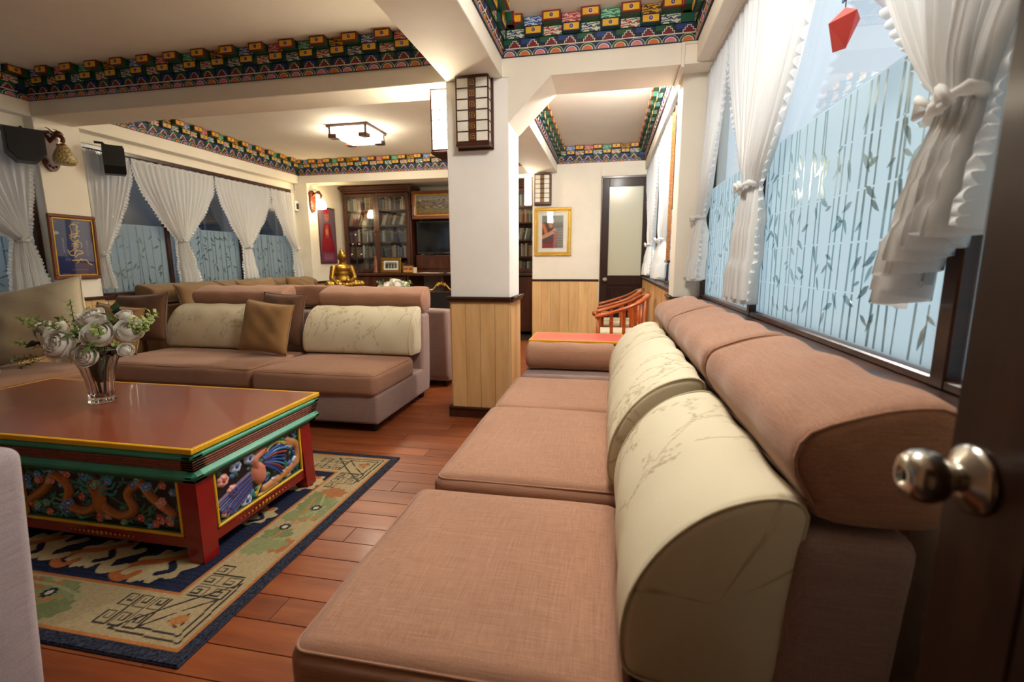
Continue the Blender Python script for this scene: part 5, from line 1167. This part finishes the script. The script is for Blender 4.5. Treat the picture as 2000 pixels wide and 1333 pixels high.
# ================================================================ BOOKCASES AND TELEVISION WALL
def bookcase(label, x0, x1, yf=8.06, zc=1.02, zt=2.44):
    t = thing('bookcase', label, 'bookcase', (x0, yf, 0), 0, 'dark bookcases in the alcove'); W = x1 - x0; D = 0.40
    for a, b in ((0, 0.035), (W - 0.035, W), (W / 2 - 0.02, W / 2 + 0.02)): B('side_panel', a, b, 0.02, D, 0.0, zt, 'cabinet_wood', t, 0.003)
    B('back_panel', 0.03, W - 0.03, D - 0.02, D, 0, zt, 'cabinet_wood', t, 0.002)
    mb = MB()
    for k, (o, z) in enumerate(((0.0, zt - 0.02), (0.02, zt + 0.02), (0.045, zt + 0.05))): mb.box(-o, W + o, -o, D, z, z + 0.045, 'cabinet_wood', 0.01)
    mb.build('crown', t)
    for z in SHELVES: B('shelf', 0.03, W - 0.03, 0.035, D - 0.02, z - 0.022, z, 'cabinet_wood', t, 0.002)
    B('counter', -0.02, W + 0.02, -0.36, D, zc - 0.045, zc, 'cabinet_wood', t, 0.006)
    for k in range(2):
        a = 0.035 + k * (W - 0.07) / 2; b = a + (W - 0.07) / 2; dr = link('glass_door', None, t)
        bpy.data.objects.remove(dr); mb = MB(); f = 0.055
        for (p, q, c, d) in ((a, a + f, zc + 0.01, zt - 0.03), (b - f, b, zc + 0.01, zt - 0.03), (a + f, b - f, zc + 0.01, zc + 0.07), (a + f, b - f, zt - 0.09, zt - 0.03)): mb.box(p, q, -0.004, 0.018, c, d, 'cabinet_wood', 0.003)
        dr = mb.build('glass_door', t)
        B('pane', a + f, b - f, 0.004, 0.008, zc + 0.07, zt - 0.09, 'window_glass', dr, 0.0005)
        hx = b - 0.03 if k == 0 else a + 0.03
        MB().lathe([(0.004, 0), (0.006, 0.01), (0.016, 0.014), (0.018, 0.022), (0.010, 0.03), (0, 0.031)], 'brass', 12, (hx, -0.004, 1.76), Matrix.Rotation(PI / 2, 4, 'X')).build('knob', dr)
        MB().lathe([(0.012, 0), (0.010, 0.004), (0, 0.005)], 'brass', 12, (hx, -0.004, 1.70), Matrix.Rotation(PI / 2, 4, 'X')).build('keyhole_plate', dr)
        mb = MB(); mb.box(a + 0.005, b - 0.005, -0.33, -0.31, 0.06, zc - 0.06, 'cabinet_wood', 0.003); mb.box(a + 0.06, b - 0.06, -0.335, -0.31, 0.12, zc - 0.12, 'cabinet_wood', 0.006)
        lo = mb.build('lower_door', t); MB().lathe([(0.005, 0), (0.014, 0.01), (0.010, 0.02), (0, 0.021)], 'brass', 10, (hx, -0.33, 0.6), Matrix.Rotation(PI / 2, 4, 'X')).build('knob', lo)
    for a, b in ((0, 0.03), (W - 0.03, W)): B('lower_side', a, b, -0.32, D, 0.0, zc - 0.04, 'cabinet_wood', t, 0.003)
    B('lower_back', 0.03, W - 0.03, 0.0, 0.02, 0.0, zc - 0.04, 'cabinet_wood', t, 0.002)
    return t
SHELVES = (1.30, 1.575, 1.865, 2.13)
bookcase('dark wooden bookcase with two glass doors left of the television', -4.72, -3.42)
bookcase('dark wooden bookcase half hidden by the white pillar', -2.10, -1.15)
cols = {'red': (128, 40, 36), 'white': (206, 202, 190), 'black': (34, 32, 34), 'blue': (48, 62, 110), 'tan': (176, 140, 98), 'green': (62, 84, 64), 'grey': (120, 120, 118), 'orange': (190, 110, 60), 'cream': (214, 200, 160), 'violet': (84, 66, 110)}
for k, c in cols.items(): plain('book_' + k, S(*[q * 0.72 for q in c]), 0.55, var=0.12)
def book_mesh(c, d=0.17):
    """unit wide, unit high: rounded spine, two boards, page block"""
    mb = MB(); n = 5; V = []
    for z in (0, 1):
        for k in range(n + 1): a = PI * k / n; V.append((0.5 - 0.5 * math.cos(a), -0.006 * math.sin(a), z))
    mb.add(V, [[k, k + 1, n + 2 + k, n + 1 + k] for k in range(n)], 'book_' + c)
    mb.box(0, 0.12, 0, d, 0, 1, 'book_' + c, 0.0005); mb.box(0.88, 1, 0, d, 0, 1, 'book_' + c, 0.0005); mb.box(0.1, 0.9, 0.003, d - 0.004, 0.012, 0.985, 'paper', 0.0005)
    mb.box(0.02, 0.98, -0.0075, -0.001, 0.78, 0.80, 'gold_paint' if c in ('red', 'black', 'blue', 'green', 'violet') else 'book_black', 0.0003)
    return mb.mesh('book')
BOOKS = {k: book_mesh(k) for k in cols}
row_names = ['bottom shelf', 'second shelf', 'third shelf', 'fourth shelf', 'top shelf']
ORD = 'first second third fourth fifth sixth seventh eighth ninth tenth eleventh twelfth thirteenth fourteenth fifteenth sixteenth seventeenth eighteenth nineteenth twentieth'.split() + ['number %d' % k for k in range(21, 40)]
def fill(x0, x1, z, hgt, rowname, place, seed, lean=0.0, pal=None):
    rr = random.Random(seed); x = x0; pal = pal or list(cols)
    y0 = 8.12; cnt = 0
    while x < x1 - 0.03:
        w = rr.uniform(0.02, 0.042); h = hgt * rr.uniform(0.80, 1.0); c = rr.choice(pal)
        ln = lean; dx = math.sin(ln) * h if ln > 0 else 0
        if x + w + dx > x1: break
        o = link('book', BOOKS[c], None, (x, y0 + rr.uniform(0, 0.02), z + 0.0005), (0, ln, 0), (w, 1, h)) if ln <= 0 else link('book', BOOKS[c], None, (x, y0 + rr.uniform(0, 0.02), z + w * math.sin(ln) + 0.001), (0, ln, 0), (w, 1, h))
        cnt += 1; tag(o, '%s %s book, %s from left on the %s, %s' % ('leaning' if ln > 0 else 'upright', c, ORD[cnt - 1], rowname, place), 'book', 'books in the alcove bookcases')
        x += (w / math.cos(ln) if ln else w) + rr.uniform(0.0008, 0.003)
bays = [(-4.655, -4.10, 'left bookcase, left door'), (-4.04, -3.485, 'left bookcase, right door')]
for b_, (a, b, pn) in enumerate(bays):
    for r_, z in enumerate((1.022,) + SHELVES):
        if r_ == 0 and b_ == 0: fill(a + 0.3, b, z, 0.19, row_names[r_], pn, 40 + r_); continue
        if r_ == 0: fill(a + 0.36, b, z, 0.2, row_names[r_], pn, 41); continue
        fill(a, b, z, [0.2, 0.215, 0.225, 0.215, 0.22][r_], row_names[r_], pn, 50 + 10 * b_ + r_, 0.32 if r_ == 3 else 0.0, ['white', 'cream', 'red', 'tan', 'grey', 'green'] if r_ == 3 else (['blue', 'violet', 'black', 'tan', 'white', 'green', 'grey'] if r_ in (1, 2) else None))
for r_, z in enumerate((1.022,) + SHELVES):
    fill(-1.595, -1.19, z, 0.215, row_names[r_], 'bookcase right of pillar', 80 + r_, -0.0 if r_ != 2 else 0.22, ['grey', 'tan', 'black', 'orange', 'green', 'white'])
# television wall between the bookcases
tv = thing('tv_cabinet', 'dark low media cabinet below the television', 'cabinet', (-3.39, 7.70, 0)); W = 1.27
B('counter', 0, W, 0, 0.78, 0.975, 1.02, 'cabinet_wood', tv, 0.006); trim((-3.36, -2.14, 8.45, 8.49, 1.36, 2.45), 'dark wooden wall panel behind the television', 'cabinet_wood', 'panel'); B('riser', 0.02, W - 0.02, 0.42, 0.74, 1.02, 1.334, 'cabinet_wood', tv, 0.004)
for k in range(2):
    dr = B('drawer', 0.04 + k * 0.6, 0.62 + k * 0.6, 0.40, 0.425, 1.09, 1.31, 'cabinet_wood', tv, 0.004); MB().lathe([(0.005, 0), (0.012, 0.008), (0.008, 0.018), (0, 0.019)], 'brass', 10, (0.33 + k * 0.6, 0.40, 1.2), Matrix.Rotation(PI / 2, 4, 'X')).build('knob', dr)
for a in (0.0, 0.62, W - 0.03): B('side_panel', a, a + 0.03, 0.03, 0.74, 0, 0.975, 'cabinet_wood', tv, 0.003)
for z in (0.06, 0.55): B('shelf', 0.03, W - 0.03, 0.05, 0.72, z, z + 0.025, 'cabinet_wood', tv, 0.002)
tl = thing('television', 'black flat television below the landscape painting', 'television', (-2.79, 8.14, 1.35))
B('casing', -0.56, 0.56, 0.0, 0.06, 0, 0.57, 'black_plastic', tl, 0.008); B('screen', -0.54, 0.54, -0.004, 0.004, 0.035, 0.55, 'tv_screen', tl, 0.001); B('logo', -0.04, 0.04, -0.006, 0.0, 0.012, 0.022, 'steel', tl, 0.0005)
for sx in (-0.3, 0.3): B('foot', sx - 0.06, sx + 0.06, -0.04, 0.1, -0.015, 0.004, 'black_plastic', tl, 0.003)
ml = MB().lathe([(0.0, 0), (0.034, 0), (0.036, 0.01), (0.033, 0.03), (0.036, 0.05), (0.033, 0.075), (0.036, 0.09), (0.028, 0.10), (0.0, 0.098)], 'beige_stone', 16); tag(ml.build('candle_holder', None, (-3.265, 7.80, 1.0205)), 'small pale ribbed candle holder beside the smallest gold frame', 'candle holder')
for k, (x, w, lab) in enumerate(((-3.0, 0.42, 'long white paper lying on the media cabinet under the television'), (-2.5, 0.34, 'short white booklet on the media cabinet by the white pillar'))):
    mb = MB(); V = [(-w / 2 + w * i / 8, d_, 0.006 + 0.006 * math.sin(i * 0.9)) for d_ in (-0.1, 0.1) for i in range(9)]; mb.box(-w / 2, w / 2, -0.1, 0.1, 0, 0.006, 'paper', 0.001); mb.add(V, [[i, i + 1, 10 + i, 9 + i] for i in range(8)], 'paper', True)
    tag(mb.build('paper_sheet', None, (x, 7.83, 1.0205)), lab, 'paper')
vs_ = MB().lathe([(0, 0), (0.05, 0), (0.055, 0.02), (0.03, 0.05), (0.05, 0.13), (0.035, 0.2), (0.018, 0.26), (0.025, 0.30), (0.02, 0.30), (0.0, 0.27)], 'frame_brown', 16); tag(vs_.build('clay_bottle', None, (-4.02, 7.86, 1.0205)), 'slim clay bottle on the counter left of the group photo', 'bottle')
cr = thing('candelabrum', 'dark candelabrum with small bright cups on the counter behind the statue', 'candle holder', (-4.36, 7.84, 1.0205))
MB().lathe([(0, 0), (0.06, 0), (0.06, 0.01), (0.015, 0.03), (0.010, 0.12), (0.02, 0.15), (0.008, 0.18), (0.008, 0.62), (0, 0.64)], 'iron', 14).build('stem', cr)
for k, (dx, z) in enumerate(((-0.09, 0.30), (0.09, 0.30), (-0.06, 0.48), (0.06, 0.48), (0.0, 0.64))):
    a = MB(); a.tube([(0, 0, z - 0.06), (dx * 0.6, 0, z - 0.07), (dx, 0, z)], 0.005, 'iron', 6).build('arm', cr) if dx else None
    MB().lathe([(0, z), (0.022, z + 0.005), (0.026, z + 0.04), (0.022, z + 0.04), (0, z + 0.01)], 'steel', 10, (dx, 0, 0)).build('cup', cr)

# ================================================================ STATUE, CONSOLE, FAR FURNITURE
ct = thing('console_table', 'dark console table carrying the golden statue and white flowers', 'table', (-3.72, 5.56, 0))
B('table_top', 0, 1.33, 0, 0.55, 0.70, 0.745, 'cabinet_wood', ct, 0.006); B('apron', 0.04, 1.29, 0.03, 0.52, 0.58, 0.70, 'cabinet_wood', ct, 0.004)
for x in (0.05, 1.22):
    for y_ in (0.05, 0.44): B('leg', x, x + 0.06, y_, y_ + 0.06, 0, 0.58, 'cabinet_wood', ct, 0.004)
st_ = thing('buddha_statue', 'golden seated figure statue on a lotus base facing right', 'statue', (-3.45, 5.81, 0.746), 0.85); st_.scale = (0.94, 0.94, 0.94)
def metaball_body(balls, voxel):
    mb = MB()
    for (p, r, e) in balls:
        n = 14; V = []; Fs = []
        for i in range(9):
            th = PI * i / 8
            for j in range(n): ph = 2 * PI * j / n; V.append((p[0] + r * e[0] * math.sin(th) * math.cos(ph), p[1] + r * e[1] * math.sin(th) * math.sin(ph), p[2] + r * e[2] * math.cos(th)))
        for i in range(8):
            for j in range(n): Fs.append([i * n + j, i * n + (j + 1) % n, (i + 1) * n + (j + 1) % n, (i + 1) * n + j])
        mb.add(V, Fs, 'gold', True)
    return mb
def chain(a, b, ra, rb, n=6): return [(tuple(a[k] + (b[k] - a[k]) * i / n for k in range(3)), ra + (rb - ra) * i / n, (1, 1, 1)) for i in range(n + 1)]
zb = 0.14; bl = [((0, 0.02, zb + 0.10), 0.105, (1.1, 0.8, 1.0)), ((0, 0.02, zb + 0.20), 0.105, (1.0, 0.72, 1.0)), ((0, 0.015, zb + 0.27), 0.115, (1.12, 0.68, 0.62)), ((0, 0.01, zb + 0.345), 0.04, (1, 1, 1.2)), ((0, -0.005, zb + 0.43), 0.068, (0.88, 0.98, 1.2)), ((0, 0.01, zb + 0.50), 0.034, (1, 1, 0.9)), ((0, 0.01, zb + 0.535), 0.013, (1, 1, 1.8)), ((0, -0.066, zb + 0.425), 0.011, (0.8, 1, 1.4)), ((-0.058, 0.005, zb + 0.42), 0.014, (0.6, 0.8, 2.2)), ((0.058, 0.005, zb + 0.42), 0.014, (0.6, 0.8, 2.2))]
for sg in (-1, 1):
    bl += chain((sg * 0.125, 0.02, zb + 0.275), (sg * 0.165, -0.01, zb + 0.13), 0.042, 0.034); bl += chain((sg * 0.165, -0.01, zb + 0.13), (sg * 0.05, -0.13, zb + 0.075) if sg > 0 else (sg * 0.14, -0.15, zb + 0.06), 0.032, 0.024)
    bl += chain((sg * 0.09, 0.0, zb + 0.05), (sg * 0.235, -0.09, zb + 0.045), 0.065, 0.05); bl += chain((sg * 0.235, -0.09, zb + 0.045), (-sg * 0.05, -0.165, zb + 0.04), 0.045, 0.03)
bl += [((0.02, -0.15, zb + 0.10), 0.035, (1.2, 1, 0.8))]
bo = metaball_body(bl, 0.01).build('figure', st_); md = bo.modifiers.new('remesh', 'REMESH'); md.mode = 'VOXEL'; md.voxel_size = 0.008; md.use_smooth_shade = True; sm = bo.modifiers.new('smooth', 'SMOOTH'); sm.iterations = 3
mb = MB(); mb.lathe([(0, 0), (0.27, 0), (0.275, 0.02), (0.25, 0.035), (0.24, 0.05)], 'gold', 28, fl=lambda a: 1 - 0.22 * abs(math.sin(a)))
mb.lathe([(0.24, 0.05), (0.26, 0.07), (0.265, 0.11), (0.25, 0.135), (0, 0.14)], 'gold', 28, fl=lambda a: (1 - 0.22 * abs(math.sin(a)))); mb.build('lotus_base', st_)
for k in range(18):
    a = 2 * PI * k / 18; f = (1 - 0.22 * abs(math.sin(a))); MB().lathe([(0, 0.06), (0.03, 0.07), (0.034, 0.095), (0.0, 0.13)], 'gold_paint', 8, (0.255 * f * math.cos(a), 0.255 * f * math.sin(a), 0)).build('lotus_petal', st_)
RO2 = [(0.17 * math.cos(k * 1.05) * (0.5 + 0.5 * (k % 2)), 0.12 * math.sin(k * 1.05), 0.10 + 0.03 * (k % 3), 1.15, k * 1.05 + PI / 2, 0.9, 0) for k in range(9)] + [(0, 0, 0.17, 1.1, 0, 0.2, 0)]
SP2 = [(k % 4, 0.15 * math.cos(k * 0.7), 0.10 * math.sin(k * 0.7), 0.12, 0.6, k * 0.7 + PI / 2, 1.2) for k in range(9)]
bouquet('bunch of white flowers on the far console beside the golden statue', (-2.70, 5.76, 0.746), RO2, SP2, [((0, 0, 0.0), (0.05 * math.cos(k), 0.05 * math.sin(k), 0.12)) for k in range(5)])
cdp = thing('name_card', 'folded pale card standing in front of the golden statue', 'card', (-3.14, 5.60, 0.746)); mb = MB(); mb.add([(-0.11, 0, 0), (0.11, 0, 0), (0.11, 0.05, 0.11), (-0.11, 0.05, 0.11), (-0.11, 0.1, 0), (0.11, 0.1, 0)], [[0, 1, 2, 3], [3, 2, 5, 4]], 'beige_stone'); mb.build('folded_card', cdp); B('seal', -0.02, 0.03, 0.018, 0.03, 0.045, 0.07, 'red_paper', cdp, 0.001)
# gilt chair with green seat
gc = thing('gilt_chair', 'ornate gilt chair with green seat near the television', 'chair', (-2.07, 5.62, 0), 0.15)
for sx in (-0.19, 0.19):
    MB().tube(smooth_path([(sx, 0.22, 0.0), (sx, 0.2, 0.42), (sx * 1.05, 0.24, 0.70), (sx * 1.0, 0.27, 0.86)], 4), 0.014, 'gold_paint', 8).build('back_post', gc); MB().tube(smooth_path([(sx, -0.2, 0.0), (sx * 1.05, -0.22, 0.2), (sx, -0.2, 0.42)], 4), [0.01] * 4 + [0.014] * 4 + [0.016], 'gold_paint', 8).build('leg', gc)
MB().tube(smooth_path([(-0.19, 0.27, 0.86), (-0.12, 0.27, 0.85), (-0.06, 0.28, 0.91), (0, 0.28, 0.925), (0.06, 0.28, 0.91), (0.12, 0.27, 0.85), (0.19, 0.27, 0.86)], 5), 0.008, 'gold_paint', 8).build('crest_rail', gc)
mb = MB()
for k in range(7): a = PI * (k + 0.5) / 7; mb.lathe([(0, 0), (0.016, 0.012), (0, 0.05)], 'gold_paint', 6, (0.03 * math.cos(a), 0.265, 0.90 + 0.01 * math.sin(a)), Matrix.Rotation(PI / 2 - a, 4, 'Y'))
mb.build('shell_ornament', gc); V, Fs = puffy(0.42, 0.44, 0.08, 0.03, (0, 0, 0.015), 0.06, 0, 2); MB().add([(p[0], p[1], p[2] + 0.45) for p in V], Fs, 'green', True).build('seat', gc); B('back_pad', -0.16, 0.16, 0.235, 0.262, 0.55, 0.83, 'dark_gap', gc, 0.01)
# ---- red side table
rtb = thing('side_table', 'low red topped side table with yellow edge behind the bolster', 'table', (-0.69, 4.21, 0)); W, D = 0.85, 0.48
B('table_top', 0.01, W - 0.01, 0.01, D - 0.01, 0.485, 0.503, 'red_soft', rtb, 0.002); mb = MB()
for (a, b, c, d) in ((0, W, 0, 0.012), (0, W, D - 0.012, D), (0, 0.012, 0.012, D - 0.012), (W - 0.012, W, 0.012, D - 0.012)): mb.box(a, b, c, d, 0.48, 0.5035, 'yellow', 0.002)
mb.build('yellow_border', rtb); B('apron', 0.03, W - 0.03, 0.03, D - 0.03, 0.36, 0.48, 'red_lacquer', rtb, 0.004)
for x in (0.03, W - 0.09):
    for y_ in (0.03, D - 0.09): B('leg', x, x + 0.06, y_, y_ + 0.06, 0, 0.36, 'red_lacquer', rtb, 0.004)
# ---- horseshoe armchairs, facing the table (local -x is the front)
def horseshoe(label, loc, rz=0.0):
    t = thing('wooden_armchair', label, 'chair', loc, rz, 'red wood horseshoe armchairs'); hw = 0.275
    arm = smooth_path([(-0.28, -hw, 0.655), (-0.12, -hw - 0.01, 0.70), (0.08, -hw + 0.005, 0.77), (0.20, -hw * 0.6, 0.835), (0.245, 0, 0.86), (0.20, hw * 0.6, 0.835), (0.08, hw - 0.005, 0.77), (-0.12, hw + 0.01, 0.70), (-0.28, hw, 0.655)], 8)
    # flat section rail
    P = [Vector(p) for p in arm]; V = []; Fs = []
    for i, p in enumerate(P):
        tg = (P[min(i + 1, len(P) - 1)] - P[max(i - 1, 0)]).normalized(); sd = tg.cross(Vector((0, 0, 1))).normalized(); w, h = 0.030, 0.017
        for (a, b) in ((-1, -0.5), (-0.6, -1), (0.6, -1), (1, -0.5), (1, 0.5), (0.6, 1), (-0.6, 1), (-1, 0.5)): V.append(p + sd * (a * w) + Vector((0, 0, b * h)))
    for i in range(len(P) - 1):
        for j in range(8): Fs.append([i * 8 + j, i * 8 + (j + 1) % 8, (i + 1) * 8 + (j + 1) % 8, (i + 1) * 8 + j])
    Fs += [list(range(8)), [(len(P) - 1) * 8 + j for j in range(8)]]
    MB().add(V, Fs, 'chair_wood', True).build('arm_rail', t)
    for sx, sy, zt in ((-0.25, -hw, 0.65), (-0.25, hw, 0.65), (0.2, -0.2, 0.82), (0.2, 0.2, 0.82)): MB().tube([(sx, sy, 0), (sx, sy, 0.42), (sx, sy, zt)], [0.017, 0.021, 0.018], 'chair_wood', 8).build('leg', t)
    for sx in (-0.12, 0.0, 0.11):
        for sy in (-1, 1):
            zt = 0.68 if sx < -0.05 else (0.73 if sx < 0.05 else 0.77); B('slat', sx - 0.016, sx + 0.016, sy * (hw - 0.012), sy * (hw + 0.004), 0.42, zt, 'chair_wood', t, 0.003)
    for sy in (-0.09, 0, 0.09): B('back_splat', 0.205, 0.225, sy - 0.03, sy + 0.03, 0.42, 0.845, 'chair_wood', t, 0.003)
    B('seat_frame', -0.27, 0.24, -hw - 0.01, hw + 0.01, 0.385, 0.425, 'chair_wood', t, 0.008)
    V, Fs = puffy(0.46, 0.48, 0.06, 0.025, (0, 0, 0.012), 0.06, 0, 2); MB().add([(p[0] - 0.03, p[1], p[2] + 0.452) for p in V], Fs, 'cream_cloth', True).build('seat_pad', t)
    for sy in (-hw, hw): B('stretcher', -0.25, 0.2, sy - 0.01, sy + 0.01, 0.12, 0.145, 'chair_wood', t, 0.003)
    return t
horseshoe('red wooden horseshoe armchair beside the far brown door', (0.17, 6.02, 0)); horseshoe('red wooden horseshoe armchair just behind the right sofa row', (0.17, 5.08, 0))
sd = thing('tray_stand', 'small round wooden stand with dark dished top between the armchairs', 'stand', (-0.06, 5.55, 0)); MB().lathe([(0, 0.61), (0.075, 0.612), (0.09, 0.63), (0.105, 0.63), (0.108, 0.61), (0.10, 0.585), (0.0, 0.58)], 'chair_wood', 22).build('tray', sd); MB().lathe([(0, 0.614), (0.074, 0.6145), (0.08, 0.62)], 'iron', 20).build('dish', sd); MB().lathe([(0.12, 0), (0.11, 0.02), (0.025, 0.05), (0.02, 0.3), (0.03, 0.58)], 'chair_wood', 16).build('column', sd)
# ---- orange hanging beside the passage curtain
oh = thing('wall_hanging', 'narrow orange brocade hanging beside the passage curtain', 'wall hanging', (0.50, 4.02, 1.20), -PI / 2); scroll('brocade', S(196, 128, 40), S(120, 60, 20)); n = 24; G = np.stack([np.stack([np.linspace(-0.16, 0.10, n), -0.03 - 0.006 * np.sin(np.linspace(0, 9, n)), np.full(n, z)], -1) for z in np.linspace(0, 1.15, 12)], 0)
link('cloth', grid_mesh('cloth', G, None, 'brocade'), oh); MB().tube([(-0.18, -0.03, 0.0), (0.12, -0.03, 0.0)], 0.012, 'dark_wood', 8).build('bottom_rod', oh); MB().tube([(-0.18, -0.03, 1.15), (0.12, -0.03, 1.15)], 0.008, 'dark_wood', 8).build('top_rod', oh)
# ---- speakers, small wall box, hanging paper ornament
def speaker(label, loc, rz):
    t = thing('loudspeaker', label, 'speaker', loc, rz, 'black wall speakers'); mb = MB()
    prof = [(-0.12, 0.13), (0.12, 0.13), (0.12, -0.06), (0.06, -0.13), (-0.06, -0.13), (-0.12, -0.06)]
    mb.prism(prof, -0.19, -0.03, 'black_plastic', Mx); mb.build('cabinet', t)
    mb = MB(); mb.prism([(x * 0.88, z * 0.88) for x, z in prof], -0.198, -0.188, 'grey_grille', Mx); mb.build('grille', t); MB().tube([(0, -0.08, 0.12), (0, -0.04, 0.16), (0, 0.02, 0.16)], 0.012, 'iron', 8).build('bracket', t)
speaker('black wall speaker left of the carved sconce', (-4.86, 3.33, 2.17), PI / 2 - 0.5); speaker('black wall speaker right of the carved sconce', (-4.86, 3.95, 2.2), PI / 2 + 0.9)
wb_ = thing('wall_speaker_box', 'small white box on the left wall end near the lit sconce', 'wall box', (-4.998, 7.075, 2.03), PI / 2); B('case', -0.05, 0.05, -0.07, 0, 0, 0.16, 'white_plastic', wb_, 0.012); B('grille', -0.03, 0.03, -0.075, -0.06, 0.03, 0.12, 'grey_grille', wb_, 0.004)
ho = thing('hanging_ornament', 'folded red paper ornament hanging inside the right window', 'ornament', (0.57, 1.46, 1.775)); ho.scale = (1.2, 1.2, 1.0); mb = MB()
mb.add([(0, 0, 0.055), (0.0, -0.055, 0.02), (0.03, 0.0, 0.025), (0.0, 0.06, 0.035), (-0.03, 0.0, 0.02), (0.0, -0.02, -0.05), (0.0, 0.045, -0.03)], [[0, 1, 4], [0, 4, 3], [0, 3, 2], [0, 2, 1], [1, 5, 4], [4, 5, 6, 3], [2, 5, 1], [3, 6, 5, 2]], 'red_paper'); mb.build('folded_paper', ho)
MB().tube([(0, 0, 0.05), (0, 0.005, 0.3), (0, 0, 0.62)], 0.0012, 'iron', 5).build('string', ho); mb = MB(); mb.box(-0.004, 0.0, -0.02, 0.012, 0.07, 0.2, 'ribbon_blue', 0.001); mb.box(0.0, 0.004, 0.0, 0.03, 0.09, 0.22, 'iron', 0.001); mb.build('ribbon', ho)

# ================================================================ OUTSIDE THE LEFT WINDOWS
nb = thing('neighbour_house', 'dark neighbouring house outside the left windows', 'building', (-8.6, 2.0, -3.0)); 
B('wall', -0.3, 0, -6, 12, 0, 10.5, 'night_wall', nb, 0.02); B('roof', -1.5, 0.15, -6.2, 12.2, 10.5, 10.7, 'night_dark', nb, 0.02)
for k in range(7):
    w_ = MB(); yy = -4.5 + 2.3 * k; w_.box(-0.02, 0.05, yy - 0.55, yy + 0.55, 4.2, 5.6, 'night_dark', 0.01); wo = w_.build('house_window', nb); B('window_bar', 0.04, 0.07, yy - 0.03, yy + 0.03, 4.2, 5.6, 'night_wall', wo, 0.004)
bal = thing('balcony', 'dark balcony with thin railing bars outside the left windows', 'balcony', (-8.6, 2.0, -3.0)); B('slab', 0.02, 0.9, 2.0, 8.2, 3.7, 3.85, 'night_dark', bal, 0.02)
for k in range(16): B('balcony_bar', 0.84, 0.88, 2.1 + 0.4 * k, 2.14 + 0.4 * k, 3.85, 4.7, 'night_dark', bal, 0.005)
dsh = thing('satellite_dish', 'round grey dish on the balcony outside the left window', 'dish', (-7.95, 7.9, 1.55), 0.25); MB().lathe([(0, 0.0), (0.2, 0.03), (0.36, 0.09), (0.42, 0.14), (0.41, 0.15), (0.34, 0.1), (0, 0.02)], 'dish_grey', 28, M=Matrix.Rotation(PI / 2, 4, 'Y')).build('bowl', dsh); MB().tube([(0.0, 0, 0), (-0.15, 0, -0.4), (-0.15, 0, -0.7)], 0.03, 'iron', 8).build('mast', dsh)
pt = thing('potted_shrub', 'dark leafy shrub on the balcony outside the left window', 'plant', (-8.1, 6.2, 0.851)); MB().lathe([(0.12, 0), (0.17, 0.25), (0.16, 0.25), (0, 0.2)], 'night_dark', 14).build('pot', pt)
for k in range(26):
    a, r_ = k * 2.4, 0.02 * k; link('leaf_spray', SPRAYS[2], pt, (0.25 * math.cos(a) * (k / 26), 0.5 * math.sin(a) * (k / 26), 0.25 + 0.012 * k), (0.6, 0, a), (3, 3, 3))
